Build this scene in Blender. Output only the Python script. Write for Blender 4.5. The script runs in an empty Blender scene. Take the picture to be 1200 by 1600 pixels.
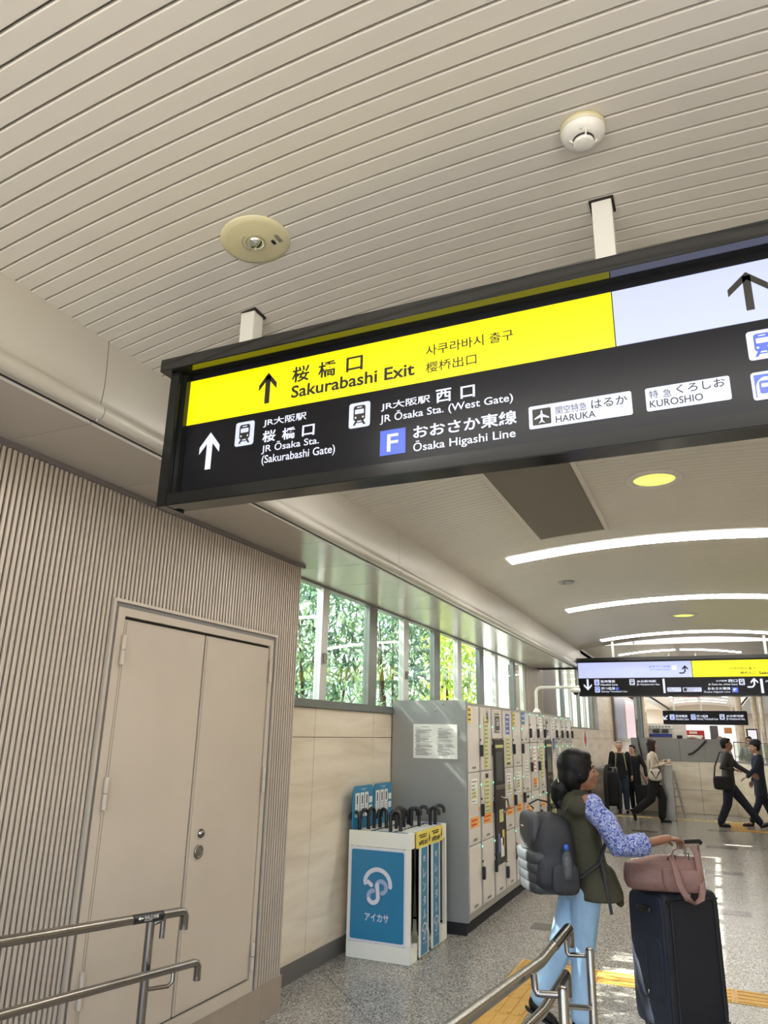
import bpy, bmesh, math, random
import numpy as np
from mathutils import Vector, Matrix
R_ = random.Random(7)
C = bpy.context.scene.collection
SC = bpy.context.scene

# ---------------------------------------------------------------- camera
EYE = 1.68
F_PX = 1121.0
def _unit(v): return v / np.linalg.norm(v)
_Y = _unit(np.array([518., 355., F_PX]))
_Z = np.array([70., -3643., F_PX]); _Z = _unit(_Z - _Z.dot(_Y) * _Y)
_X = np.cross(_Y, _Z)
CM = np.array([_X, _Y, _Z])
def at(px, py, axis, val):
    """photograph pixel -> world point on the plane axis = val (used to take measurements)"""
    d = CM @ np.array([px - 600., py - 800., F_PX]); o = np.array([0, 0, EYE])
    return Vector(o + d * (val - o[axis]) / d[axis])
cam = bpy.data.cameras.new('camera'); cam.lens = F_PX * 36 / 1600; cam.sensor_width = 36
cam.clip_start = 0.02; cam.clip_end = 400
cam_o = bpy.data.objects.new('camera', cam); C.objects.link(cam_o)
m = Matrix.Identity(4)
for i in range(3):
    m[i][0] = CM[i][0]; m[i][1] = -CM[i][1]; m[i][2] = -CM[i][2]
m[2][3] = EYE
cam_o.matrix_world = m
SC.camera = cam_o

# ---------------------------------------------------------------- world, sun, exposure
W = bpy.data.worlds.new('sky'); SC.world = W; W.use_nodes = True
nt = W.node_tree; bg = nt.nodes['Background']
sky = nt.nodes.new('ShaderNodeTexSky'); sky.sky_type = 'NISHITA'; sky.sun_disc = False
sky.sun_elevation = math.radians(43); sky.sun_rotation = math.radians(-95); sky.dust_density = 2.5
nt.links.new(sky.outputs[0], bg.inputs[0]); bg.inputs[1].default_value = 1.3
sun = bpy.data.lights.new('sun', 'SUN'); sun.energy = 38; sun.angle = math.radians(0.6); sun.color = (1, .96, .9)
sun_o = bpy.data.objects.new('sun', sun); C.objects.link(sun_o)
sun_o.rotation_euler = Vector((-1, -.12, 1.0)).to_track_quat('Z', 'Y').to_euler()
sun_o.location = (-12, 4, 14)
SC.view_settings.view_transform = 'Standard'; SC.view_settings.look = 'None'
SC.view_settings.exposure = 0.0; SC.view_settings.gamma = 1; SC.view_settings.use_curve_mapping = False
LAMP = 22.5          # strength of the arched ceiling lights
SC.cycles.max_bounces = 8; SC.cycles.diffuse_bounces = 5; SC.cycles.glossy_bounces = 4
SC.cycles.transparent_max_bounces = 12; SC.cycles.caustics_reflective = False; SC.cycles.caustics_refractive = False
SC.cycles.sample_clamp_indirect = 6.0

# ---------------------------------------------------------------- materials
def lin(c):
    return tuple(((x / 255) / 12.92 if x / 255 <= .04045 else ((x / 255 + .055) / 1.055) ** 2.4) for x in c)
_M = {}
def mat(name, rgb, rough=.5, metal=0., emit=0., var=0., vscale=6., bump=0., bscale=40., coat=0., stretch=None, rnd=0., spec=None):
    if name in _M: return _M[name]
    m = bpy.data.materials.new(name); m.use_nodes = True; _M[name] = m
    n = m.node_tree.nodes; l = m.node_tree.links; b = n['Principled BSDF']
    c = lin(rgb)
    b.inputs['Base Color'].default_value = (*c, 1); b.inputs['Roughness'].default_value = rough
    b.inputs['Metallic'].default_value = metal
    if spec is not None: b.inputs['Specular IOR Level'].default_value = spec
    if coat: b.inputs['Coat Weight'].default_value = coat; b.inputs['Coat Roughness'].default_value = .08
    if emit:
        b.inputs['Emission Color'].default_value = (*c, 1); b.inputs['Emission Strength'].default_value = emit
        b.inputs['Base Color'].default_value = (*[x * .25 for x in c], 1)
    vec = None
    if var or bump:
        tc = n.new('ShaderNodeTexCoord'); mp = n.new('ShaderNodeMapping'); l.new(tc.outputs['Object'], mp.inputs[0])
        if stretch: mp.inputs['Scale'].default_value = stretch
        vec = mp.outputs[0]
    if var:
        t = n.new('ShaderNodeTexNoise'); t.inputs['Scale'].default_value = vscale; t.inputs['Detail'].default_value = 5
        l.new(vec, t.inputs['Vector'])
        r = n.new('ShaderNodeMapRange'); r.inputs[1].default_value = .3; r.inputs[2].default_value = .7
        r.inputs[3].default_value = 1 - var; r.inputs[4].default_value = 1 + var
        l.new(t.outputs[0], r.inputs[0])
        last = r.outputs[0]
        if rnd:
            oi = n.new('ShaderNodeObjectInfo'); rr = n.new('ShaderNodeMapRange'); rr.inputs[3].default_value = 1 - rnd; rr.inputs[4].default_value = 1 + rnd
            l.new(oi.outputs['Random'], rr.inputs[0]); mm = n.new('ShaderNodeMath'); mm.operation = 'MULTIPLY'
            l.new(last, mm.inputs[0]); l.new(rr.outputs[0], mm.inputs[1]); last = mm.outputs[0]
        v = n.new('ShaderNodeVectorMath'); v.operation = 'SCALE'; v.inputs[0].default_value = c; l.new(last, v.inputs['Scale'])
        l.new(v.outputs[0], b.inputs['Base Color'])
    if bump:
        t = n.new('ShaderNodeTexNoise'); t.inputs['Scale'].default_value = bscale; t.inputs['Detail'].default_value = 4
        l.new(vec, t.inputs['Vector'])
        bp = n.new('ShaderNodeBump'); bp.inputs['Strength'].default_value = bump; bp.inputs['Distance'].default_value = .02
        l.new(t.outputs[0], bp.inputs['Height']); l.new(bp.outputs[0], b.inputs['Normal'])
    return m

def ramp_mat(name, stops, scale, rough, detail=3, kind='noise', stretch=None, dist=0., rnd=0., bump=0.):
    m = bpy.data.materials.new(name); m.use_nodes = True; _M[name] = m
    n = m.node_tree.nodes; l = m.node_tree.links; b = n['Principled BSDF']; b.inputs['Roughness'].default_value = rough
    tc = n.new('ShaderNodeTexCoord'); mp = n.new('ShaderNodeMapping'); l.new(tc.outputs['Object'], mp.inputs[0])
    if stretch: mp.inputs['Scale'].default_value = stretch
    if kind == 'noise':
        t = n.new('ShaderNodeTexNoise'); t.inputs['Scale'].default_value = scale; t.inputs['Detail'].default_value = detail
        t.inputs['Distortion'].default_value = dist
    else:
        t = n.new('ShaderNodeTexVoronoi'); t.inputs['Scale'].default_value = scale
    l.new(mp.outputs[0], t.inputs['Vector'])
    r = n.new('ShaderNodeValToRGB')
    e = r.color_ramp.elements
    e[0].position = stops[0][0]; e[0].color = (*lin(stops[0][1]), 1); e[1].position = stops[-1][0]; e[1].color = (*lin(stops[-1][1]), 1)
    for p, c in stops[1:-1]:
        q = e.new(p); q.color = (*lin(c), 1)
    l.new(t.outputs[0 if kind == 'noise' else 1], r.inputs[0])
    if rnd:
        oi = n.new('ShaderNodeObjectInfo'); rr = n.new('ShaderNodeMapRange'); rr.inputs[3].default_value = 1 - rnd; rr.inputs[4].default_value = 1 + rnd
        l.new(oi.outputs['Random'], rr.inputs[0]); v = n.new('ShaderNodeVectorMath'); v.operation = 'SCALE'
        l.new(r.outputs[0], v.inputs[0]); l.new(rr.outputs[0], v.inputs['Scale']); l.new(v.outputs[0], b.inputs['Base Color'])
    else: l.new(r.outputs[0], b.inputs['Base Color'])
    if bump:
        bp = n.new('ShaderNodeBump'); bp.inputs['Strength'].default_value = bump; bp.inputs['Distance'].default_value = .01
        l.new(t.outputs[0], bp.inputs['Height']); l.new(bp.outputs[0], b.inputs['Normal'])
    return m

def glass_mat(name, tint=(225, 240, 235), refl=.12):
    m = bpy.data.materials.new(name); m.use_nodes = True; n = m.node_tree.nodes; l = m.node_tree.links
    for x in list(n):
        if x.type == 'BSDF_PRINCIPLED': n.remove(x)
    out = [x for x in n if x.type == 'OUTPUT_MATERIAL'][0]
    t = n.new('ShaderNodeBsdfTransparent'); t.inputs[0].default_value = (*lin(tint), 1)
    g = n.new('ShaderNodeBsdfGlossy'); g.inputs['Roughness'].default_value = .02
    f = n.new('ShaderNodeFresnel'); f.inputs[0].default_value = 1.5
    mx = n.new('ShaderNodeMixShader'); gm = n.new('ShaderNodeNewGeometry'); iv = n.new('ShaderNodeMath'); iv.operation = 'SUBTRACT'; iv.inputs[0].default_value = 1; l.new(gm.outputs['Backfacing'], iv.inputs[1])
    ml = n.new('ShaderNodeMath'); ml.operation = 'MULTIPLY'; l.new(f.outputs[0], ml.inputs[0]); l.new(iv.outputs[0], ml.inputs[1]); l.new(ml.outputs[0], mx.inputs[0]); l.new(t.outputs[0], mx.inputs[1]); l.new(g.outputs[0], mx.inputs[2])
    l.new(mx.outputs[0], out.inputs[0]); return m

M_slat = mat('painted_slat', (208, 203, 194), .4, var=.03, vscale=1.2)
M_groove = mat('groove_backing', (74, 68, 61), .8)
M_gap = mat('dark_gap', (38, 34, 30), .9)
M_val = mat('valance_metal', (188, 183, 172), .42, metal=.1, var=.03, vscale=1.5)
M_soffit = mat('soffit_metal', (186, 180, 172), .22, metal=.3, var=.03, vscale=1.5)
M_rib = mat('rib_metal', (190, 178, 164), .38, metal=.25, var=.05, vscale=2.5)
M_ribback = mat('rib_backing', (92, 80, 70), .7)
M_door = mat('door_paint', (186, 173, 157), .42, var=.05, vscale=2.2, bump=.03, bscale=9)
M_trimgrey = mat('door_trim_grey', (118, 113, 112), .4, metal=.3)
M_plinth = mat('plinth_metal', (150, 136, 122), .5, var=.04)
M_steel = mat('brushed_steel', (146, 140, 133), .24, metal=1., var=.08, vscale=9, stretch=(1, 1, 1))
M_steel_dk = mat('worn_steel', (132, 124, 116), .3, metal=1., var=.1, vscale=12)
M_black = mat('black_plastic', (20, 20, 22), .4)
M_rubber = mat('rubber', (28, 28, 30), .8)
M_signblack = mat('sign_frame_black', (26, 27, 26), .16, metal=.0, spec=.35)
M_signface = mat('sign_print_black', (22, 22, 26), .25, spec=.18)
M_yel = mat('lit_yellow', (255, 246, 0), .3, emit=1.0)
M_lav = mat('lit_lavender', (196, 204, 250), .3, emit=.95)
M_litw = mat('lit_white', (232, 236, 255), .3, emit=.95)
M_iconw = mat('lit_icon_white', (214, 220, 248), .3, emit=.92)
M_litblue = mat('lit_blue', (70, 98, 214), .3, emit=.95)
M_signyk = mat('sign_print_dark', (30, 26, 12), .5)
M_lamp = mat('lamp_diffuser', (255, 252, 246), .4, emit=LAMP)
M_down = mat('downlight_glow', (236, 240, 120), .4, emit=1.15)
M_white = mat('white_plastic', (222, 220, 212), .4)
M_cream = mat('cream_plastic', (206, 198, 160), .4)
M_beigewall = ramp_mat('beige_stone', [(.3, (206, 190, 166)), (.5, (222, 208, 186)), (.7, (232, 220, 200))], 2.2, .3, 6, stretch=(1, .5, 3.5), dist=.6, rnd=.03)
M_joint = mat('joint_dark', (120, 108, 94), .8)
M_base = mat('baseboard_dark', (98, 94, 90), .4)
M_granite = ramp_mat('granite', [(.2, (92, 88, 82)), (.4, (134, 129, 121)), (.6, (156, 151, 143)), (.8, (184, 179, 171))], 120, .22, 3, 'voronoi', rnd=.025)
M_groutf = mat('floor_joint', (112, 106, 98), .8)
M_inlay = mat('dark_granite', (100, 96, 92), .25, var=.12, vscale=120)
M_tact = mat('tactile_yellow', (196, 152, 72), .5, var=.08, vscale=14)
M_tactp = mat('tactile_pale', (204, 186, 128), .5, var=.08, vscale=14)
M_lockside = mat('locker_grey', (150, 151, 148), .36, metal=.25, var=.02)
M_lockdoor = mat('locker_door', (222, 215, 208), .2, metal=.0, coat=.3)
M_lockframe = mat('locker_frame', (168, 165, 160), .35, metal=.3)
M_screen = mat('screen_dark', (70, 76, 78), .15)
M_paper = mat('paper', (232, 232, 224), .6)
M_ink = mat('ink_grey', (120, 120, 118), .7)
M_yelpaper = mat('yellow_sticker', (226, 206, 92), .5)
M_limepaper = mat('lime_sticker', (206, 208, 140), .5)
M_orange = mat('orange_sticker', (236, 170, 84), .5)
M_bluepaper = mat('blue_sticker', (104, 118, 180), .5)
M_green_led = mat('green_led', (120, 255, 190), .5, emit=2.5)
M_red = mat('red_paint', (196, 36, 44), .5)
M_aikblue = mat('stand_blue', (44, 122, 162), .3)
M_standw = mat('stand_white', (232, 230, 218), .45)
M_logo = mat('logo_pale', (216, 214, 226), .4)
M_logo2 = mat('logo_mid', (158, 172, 206), .4)
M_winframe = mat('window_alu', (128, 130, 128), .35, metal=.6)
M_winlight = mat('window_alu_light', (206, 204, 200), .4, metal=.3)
M_glass = glass_mat('window_glass', (244, 250, 246))

# ---------------------------------------------------------------- mesh helpers
ORG = {}      # world origin of each object that has children
def tag(o, label=None, cat=None, group=None, kind=None):
    if label: o['label'] = label
    if cat: o['category'] = cat
    if group: o['group'] = group
    if kind: o['kind'] = kind
    return o
def thing(name, loc, label, cat, group=None, kind=None):
    o = bpy.data.objects.new(name, None); C.objects.link(o); o.location = loc; o.empty_display_size = .1
    ORG[o.name] = Vector(loc); return tag(o, label, cat, group, kind)
def rounded(x0, x1, z0, z1, r, n=5):
    p = []
    for cx, cz, a0 in ((x1 - r, z1 - r, 0), (x0 + r, z1 - r, 90), (x0 + r, z0 + r, 180), (x1 - r, z0 + r, 270)):
        for k in range(n + 1):
            a = math.radians(a0 + 90 * k / n); p.append((cx + r * math.cos(a), cz + r * math.sin(a)))
    return p
class MB:
    def __init__(s): s.v = []; s.f = []; s.sm = []
    def add(s, v, f, smooth=False):
        b = len(s.v); s.v += [tuple(x) for x in v]; s.f += [tuple(i + b for i in q) for q in f]; s.sm += [smooth] * len(f); return s
    def box(s, x0, x1, y0, y1, z0, z1, T=None, ch=0.):
        if x0 > x1: x0, x1 = x1, x0
        if y0 > y1: y0, y1 = y1, y0
        if z0 > z1: z0, z1 = z1, z0
        if ch:
            return s.prism(rounded(x0, x1, y0, y1, ch, 2), lambda a, b, t: (a, b, z0 + (z1 - z0) * t), T)
        v = [(x, y, z) for z in (z0, z1) for x, y in ((x0, y0), (x1, y0), (x1, y1), (x0, y1))]
        if T: v = [T @ Vector(p) for p in v]
        return s.add(v, [(3, 2, 1, 0), (4, 5, 6, 7), (0, 1, 5, 4), (1, 2, 6, 5), (2, 3, 7, 6), (3, 0, 4, 7)])
    def prism(s, poly, fn, T=None, smooth=False):
        n = len(poly); v = [fn(a, b, 0) for a, b in poly] + [fn(a, b, 1) for a, b in poly]
        if T: v = [T @ Vector(p) for p in v]
        s.add(v, [tuple(range(n))[::-1], tuple(range(n, 2 * n))])
        b = len(s.v) - 2 * n
        for i in range(n): s.f.append((b + i, b + (i + 1) % n, b + n + (i + 1) % n, b + n + i)); s.sm.append(smooth)
        return s
    def tube(s, pts, r, n=12, caps=True, flat=1., side=None, smooth=True):
        pts = [Vector(p) for p in pts]; k = len(pts); rr = r if isinstance(r, (list, tuple)) else [r] * k
        prev = None; base = len(s.v); V = []
        for i, p in enumerate(pts):
            d = (pts[min(i + 1, k - 1)] - pts[max(i - 1, 0)]).normalized()
            if side is not None: a = Vector(side); a = (a - d * a.dot(d)).normalized()
            elif prev is None: a = d.orthogonal().normalized()
            else: a = (prev - d * prev.dot(d)).normalized()
            prev = a; b = d.cross(a)
            for j in range(n):
                t = 2 * math.pi * j / n; V.append(p + a * rr[i] * math.cos(t) + b * rr[i] * flat * math.sin(t))
        F = [(i * n + j, i * n + (j + 1) % n, (i + 1) * n + (j + 1) % n, (i + 1) * n + j) for i in range(k - 1) for j in range(n)]
        s.add(V, F, smooth)
        if caps: s.add(V[:n], [tuple(range(n))[::-1]]); s.add(V[-n:], [tuple(range(n))])
        return s
    def ell(s, c, r, n=14, m_=9, T=None):
        c = Vector(c); r = r if isinstance(r, (list, tuple)) else (r, r, r); V = []
        for i in range(1, m_):
            th = math.pi * i / m_
            for j in range(n):
                ph = 2 * math.pi * j / n
                q = Vector((r[0] * math.sin(th) * math.cos(ph), r[1] * math.sin(th) * math.sin(ph), r[2] * math.cos(th)))
                V.append(c + (T @ q if T else q))
        q = Vector((0, 0, r[2])); V.append(c + (T @ q if T else q)); V.append(c - (T @ q if T else q))
        F = [(i * n + j, (i + 1) * n + j, (i + 1) * n + (j + 1) % n, i * n + (j + 1) % n) for i in range(m_ - 2) for j in range(n)]
        t = len(V) - 2
        F += [(t, j, (j + 1) % n) for j in range(n)] + [(t + 1, (m_ - 2) * n + (j + 1) % n, (m_ - 2) * n + j) for j in range(n)]
        return s.add(V, F, True)
    def lathe(s, prof, c, n=32, axis='Z', smooth=True):
        c = Vector(c); V = []
        for r, h in prof:
            for j in range(n):
                a = 2 * math.pi * j / n; x, y = r * math.cos(a), r * math.sin(a)
                V.append(c + (Vector((x, y, h)) if axis == 'Z' else Vector((h, x, y)) if axis == 'X' else Vector((x, h, y))))
        k = len(prof)
        F = [(i * n + j, i * n + (j + 1) % n, (i + 1) * n + (j + 1) % n, (i + 1) * n + j) for i in range(k - 1) for j in range(n)]
        s.add(V, F, smooth); s.add(V[:n], [tuple(range(n))[::-1]]); s.add(V[-n:], [tuple(range(n))]); return s
    def chain(s, pts, r, flat=1., side=(1, 0, 0), n=14):
        """rounded limb for voxel fusing: elliptic tube with ball ends"""
        pts = [Vector(p) for p in pts]; s.tube(pts, r, n, True, flat, side)
        for i in (0, -1):
            rr = r[i] if isinstance(r, (list, tuple)) else r
            s.ell(pts[i], (rr * .98, rr * .98 * min(flat, 1.), rr * .6), n, 8) if flat != 1. else s.ell(pts[i], rr * .99, n, 8)
        return s
    def build(s, name, m, parent=None, T=None, bevel=0.):
        me = bpy.data.meshes.new(name); o0 = ORG.get(parent.name, Vector()) if parent else Vector()
        vs = [(T @ Vector(p) if T else Vector(p)) - o0 for p in s.v]
        me.from_pydata(vs, [], s.f); me.update()
        me.polygons.foreach_set('use_smooth', s.sm)
        me.materials.append(m)
        bm = bmesh.new(); bm.from_mesh(me); bmesh.ops.recalc_face_normals(bm, faces=bm.faces)
        if bevel: bmesh.ops.bevel(bm, geom=list(bm.edges), offset=bevel, segments=2, affect='EDGES', clamp_overlap=True)
        bm.to_mesh(me); bm.free()
        o = bpy.data.objects.new(name, me); C.objects.link(o)
        if parent: o.parent = parent
        ORG[o.name] = o0; return o
    def fused(s, name, m, parent=None, voxel=.01, smooth=3, T=None, extra=None):
        """weld everything into one continuous skin"""
        tmp = bpy.data.meshes.new('tmp'); tmp.from_pydata([(T @ Vector(p) if T else Vector(p)) for p in s.v], [], s.f); tmp.update()
        bm = bmesh.new(); bm.from_mesh(tmp); bmesh.ops.recalc_face_normals(bm, faces=bm.faces); bm.to_mesh(tmp); bm.free()
        o = bpy.data.objects.new('tmp', tmp); C.objects.link(o)
        r = o.modifiers.new('r', 'REMESH'); r.mode = 'VOXEL'; r.voxel_size = voxel; r.use_smooth_shade = True
        if smooth: q = o.modifiers.new('s', 'SMOOTH'); q.factor = .6; q.iterations = smooth
        dg = bpy.context.evaluated_depsgraph_get(); me = bpy.data.meshes.new_from_object(o.evaluated_get(dg))
        bpy.data.objects.remove(o); bpy.data.meshes.remove(tmp)
        o0 = ORG.get(parent.name, Vector()) if parent else Vector()
        me.transform(Matrix.Translation(-o0))
        if extra:
            bm = bmesh.new(); bm.from_mesh(me); t2 = bpy.data.meshes.new('t2')
            t2.from_pydata([(T @ Vector(p) if T else Vector(p)) - o0 for p in extra.v], [], extra.f); bm.from_mesh(t2); bm.to_mesh(me); bm.free(); bpy.data.meshes.remove(t2)
        me.materials.clear(); me.materials.append(m)
        me.polygons.foreach_set('use_smooth', [True] * len(me.polygons)); me.name = name
        ob = bpy.data.objects.new(name, me); C.objects.link(ob)
        if parent: ob.parent = parent
        ORG[ob.name] = o0; return ob
def copy_tree(o, parent=None, loc=None):
    c = o.copy(); C.objects.link(c)
    if parent: c.parent = parent
    if loc is not None: c.location = loc
    ORG[c.name] = Vector(c.location) if not parent else ORG.get(parent.name, Vector())
    for ch in list(o.children): copy_tree(ch, c)
    return c
def box(name, m, x0, x1, y0, y1, z0, z1, parent=None, bevel=0.):
    return MB().box(x0, x1, y0, y1, z0, z1).build(name, m, parent, bevel=bevel)

# text: fitted to the rectangle (u0,v0)-(u1,v1) of a face given by fn(u,v)->world
def text(s, rect, fn, m, parent, bold=0., name='lettering', depth=None):
    cu = bpy.data.curves.new('t', 'FONT'); cu.body = s; cu.size = 1; cu.offset = bold; cu.resolution_u = 3; cu.fill_mode = 'FRONT'
    o = bpy.data.objects.new('t', cu); C.objects.link(o)
    dg = bpy.context.evaluated_depsgraph_get(); me = bpy.data.meshes.new_from_object(o.evaluated_get(dg))
    bpy.data.objects.remove(o); bpy.data.curves.remove(cu)
    if not len(me.vertices): return None
    co = np.array([v.co[:] for v in me.vertices]); mn = co.min(0); mx = co.max(0)
    u0, v0, u1, v1 = rect; o0 = ORG.get(parent.name, Vector()) if parent else Vector()
    for v, p in zip(me.vertices, co):
        u = u0 + (u1 - u0) * (p[0] - mn[0]) / max(mx[0] - mn[0], 1e-6); w = v0 + (v1 - v0) * (p[1] - mn[1]) / max(mx[1] - mn[1], 1e-6)
        v.co = Vector(fn(u, w)) - o0
    me.materials.clear(); me.materials.append(m); me.name = name
    ob = bpy.data.objects.new(name, me); C.objects.link(ob); ob.parent = parent; ORG[ob.name] = o0
    return ob
def flat(polys, fn, m, parent, name):
    b = MB()
    for p in polys: b.add([fn(a, c) for a, c in p], [tuple(range(len(p)))])
    return b.build(name, m, parent)
def rect(a, b, c, d): return [(a, b), (c, b), (c, d), (a, d)]
def circ(cx, cy, r, n=16, ry=None): return [(cx + r * math.cos(2 * math.pi * k / n), cy + (ry or r) * math.sin(2 * math.pi * k / n)) for k in range(n)]
def stroke(pts, w):
    """thick polyline as one ribbon of quads with round ends (no overlaps)"""
    n = len(pts); L = []; Rr = []
    for i, (x, y) in enumerate(pts):
        x0, y0 = pts[max(i - 1, 0)]; x1, y1 = pts[min(i + 1, n - 1)]; k = math.hypot(x1 - x0, y1 - y0) or 1
        nx, ny = -(y1 - y0) / k * w / 2, (x1 - x0) / k * w / 2; L.append((x + nx, y + ny)); Rr.append((x - nx, y - ny))
    out = [[Rr[i], Rr[i + 1], L[i + 1], L[i]] for i in range(n - 1)]
    for P, Q_, s in ((Rr[-1], L[-1], 1), (L[0], Rr[0], 1)):
        cx, cy = (P[0] + Q_[0]) / 2, (P[1] + Q_[1]) / 2; a0 = math.atan2(P[1] - cy, P[0] - cx)
        out.append([(cx + w / 2 * math.cos(a0 + math.pi * k / 8), cy + w / 2 * math.sin(a0 + math.pi * k / 8)) for k in range(9)])
    return out

# ================================================================ STRUCTURE
X_WALL = -2.9; X_RIB = -2.68; Z_SOF = 2.86; Y_END = 13.9
VC, VZ, VK = -.184, 3.4, .047
def vault(x, c=VC, z0=VZ, k=VK): return z0 - k * (x - c) ** 2
X_L, X_R = -2.15, 1.78
def S(o, kind='structure'): o['kind'] = kind; return o

# ---- floor: granite squares laid at 45 degrees
floor = S(MB().box(-3.2, 3.0, 3.9, 60, -.06, -.006).build('floor', M_groutf))
ORG['floor'] = Vector()
TS = .615; Q = TS * math.sqrt(2)
inl = [(-.08, 8.9), (-.08, 11.36), (-.08, 13.85), (-.08, 16.3), (-1.5, 7.41), (-1.5, 9.87), (-1.5, 12.4), (-1.4, 15.4)]
tile_me = None; extra = MB(); ntile = 0
h = TS / math.sqrt(2) - .003
for i in range(-8, 70):
    for j in range(-60, 70):
        s_ = 2.53 + Q * i + Q / 2; d_ = 8.856 + Q * j + Q / 2
        x = (s_ - d_) / 2; y = (s_ + d_) / 2
        if x < -3.3 or x > 2.9 or y < 3.6 or y > 33: continue
        if y < 9.5 and x < 1.0 + .1 * y:
            if tile_me is None:
                c_ = .004; b = MB()
                lo = [(x_, y_, -.012) for x_, y_ in ((h, 0), (0, h), (-h, 0), (0, -h))]
                md = [(x_, y_, -.002) for x_, y_ in ((h, 0), (0, h), (-h, 0), (0, -h))]
                hi = [(x_ * (1 - c_), y_ * (1 - c_), 0) for x_, y_ in ((h, 0), (0, h), (-h, 0), (0, -h))]
                b.add(lo + md + hi, [(8, 9, 10, 11)] + [(k, (k + 1) % 4, 4 + (k + 1) % 4, 4 + k) for k in range(4)] + [(4 + k, 4 + (k + 1) % 4, 8 + (k + 1) % 4, 8 + k) for k in range(4)])
                o = b.build('tile', M_granite, floor); tile_me = o.data
            else:
                o = bpy.data.objects.new('tile', tile_me); C.objects.link(o); o.parent = floor
            o.location = (x, y, 0)
        else:
            extra.add([(x + h, y, 0), (x, y + h, 0), (x - h, y, 0), (x, y - h, 0)], [(0, 1, 2, 3)])
            extra.add([(x + h, y, 0), (x, y + h, 0), (x - h, y, 0), (x, y - h, 0), (x + h, y, -.006), (x, y + h, -.006), (x - h, y, -.006), (x, y - h, -.006)], [(0, 1, 5, 4), (1, 2, 6, 5), (2, 3, 7, 6), (3, 0, 4, 7)])
o = extra.build('far_tiles', M_granite, floor); o['kind'] = 'stuff'
for x, y in inl:
    MB().box(x - .23, x + .23, y - .12, y + .12, -.004, .0025).build('dark_inlay', M_inlay, floor)
box('far_floor', M_granite, -6, 6, 33, 60, -.02, 0, floor)

# ---- tactile paving (raised bars)
def bar_block(x0, x1, y0, y1, along, parent):
    b = MB(); b.box(x0 + .002, x1 - .002, y0 + .002, y1 - .002, -.004, .004)
    for k in range(4):
        if along == 'x':
            yy = y0 + (y1 - y0) * (k + .5) / 4; b.box(x0 + .02, x1 - .02, yy - .012, yy + .012, .004, .0085)
        else:
            xx = x0 + (x1 - x0) * (k + .5) / 4; b.box(xx - .012, xx + .012, y0 + .02, y1 - .02, .004, .0085)
    return b.build('tile', M_tact, parent)
def dot_block(x0, x1, y0, y1, parent, n=5):
    b = MB(); b.box(x0 + .002, x1 - .002, y0 + .002, y1 - .002, -.004, .004)
    for i in range(n):
        for j in range(n):
            cx = x0 + (x1 - x0) * (i + .5) / n; cy = y0 + (y1 - y0) * (j + .5) / n
            b.prism(circ(cx, cy, .014, 6), lambda p, q, t: (p, q, .004 + .005 * t))
    return b.build('tile', M_tactp if n == 4 else M_tact, parent)
tp = thing('tactile_paving', (-1.4, 6.15, 0), 'yellow guide strip of raised bars crossing and running along the near speckled floor', 'tactile paving', kind='structure')
for k in range(6): dot_block(-1.56, -1.26, 6.02 - .0, 6.32, tp) if k == 0 else bar_block(-1.56, -1.26, 6.02 - .3 * k, 6.32 - .3 * k, 'y', tp)
for k in range(9): bar_block(-1.26 + .3 * k, -.96 + .3 * k, 6.02, 6.32, 'x', tp)
tf = thing('far_tactile_paving', (-.6, 18.4, 0), 'pale yellow dotted strip before the escalator and the stone parapet', 'tactile paving', kind='structure')
for k in range(11): dot_block(-2.2 + .3 * k, -1.9 + .3 * k, 17.9, 18.2, tf, 4)
for k in range(5): bar_block(.1, .4, 16.4 + .3 * k, 16.7 + .3 * k, 'y', tf)
for k in range(5): bar_block(.4 + .3 * k, .7 + .3 * k, 16.4, 16.7, 'x', tf)

# ---- ramp the photographer stands on
rp = MB(); rp.add([(-2.68, -1.6, -.3), (3, -1.6, -.3), (3, 3.9, -.3), (-2.68, 3.9, -.3), (-2.68, -1.6, .383), (3, -1.6, .383), (3, 3.9, 0), (-2.68, 3.9, 0)],
       [(0, 1, 2, 3), (4, 5, 6, 7), (0, 1, 5, 4), (1, 2, 6, 5), (2, 3, 7, 6), (3, 0, 4, 7)])
S(rp.build('ramp_floor', M_granite))

# ---- left wall behind lockers: stone panels
wl = S(MB().box(X_WALL - .25, X_WALL - .012, 4.0, 34, 0, 1.86).build('wall_left', M_joint)); ORG['wall_left'] = Vector()
def stone(x, y0, y1, z0, z1, parent, m=None):
    return MB().box(x - .014, x, y0 + .003, y1 - .003, z0 + .003, z1 - .003).build('panel', m or M_beigewall, parent)
zr = [.11, .71, 1.11, 1.635, 1.86]
ys = [4.1, 4.63, 5.25, 6.3, 7.35] + [7.35 + .9 * k for k in range(1, 16)] + [21.1]
zrr = [.11, .62, 1.13, 1.637, 1.86]
ysn = [4.05, 5.22, 6.33] + [6.33 + 1.1 * k for k in range(1, 8)]
for a, b_ in zip(ysn, ysn[1:]):
    for c_, d_ in zip([.11, 1.637], [1.637, 1.86]): stone(X_WALL, a, b_, c_, d_, wl)
far_ys = [14.03 + 1.2 * k for k in range(0, 14)]
for a, b_ in zip(far_ys, far_ys[1:]):
    for c_, d_ in ((.11, .9), (.9, 1.64), (1.64, 1.86)): stone(X_WALL, a, b_, c_, d_, wl)
for a, b_ in zip(far_ys, far_ys[1:]):
    if a < 21: continue
    for c_, d_ in ((1.86, 2.7), (2.7, 3.5)): stone(X_WALL, a, b_, c_, d_, wl)
box('wall_left_upper', M_joint, X_WALL - .25, X_WALL - .012, 21.2, 34, 1.86, 4.2)['kind'] = 'structure'
S(box('baseboard_left', M_base, X_WALL - .01, X_WALL + .012, 4.5, 34, 0, .12))
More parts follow.
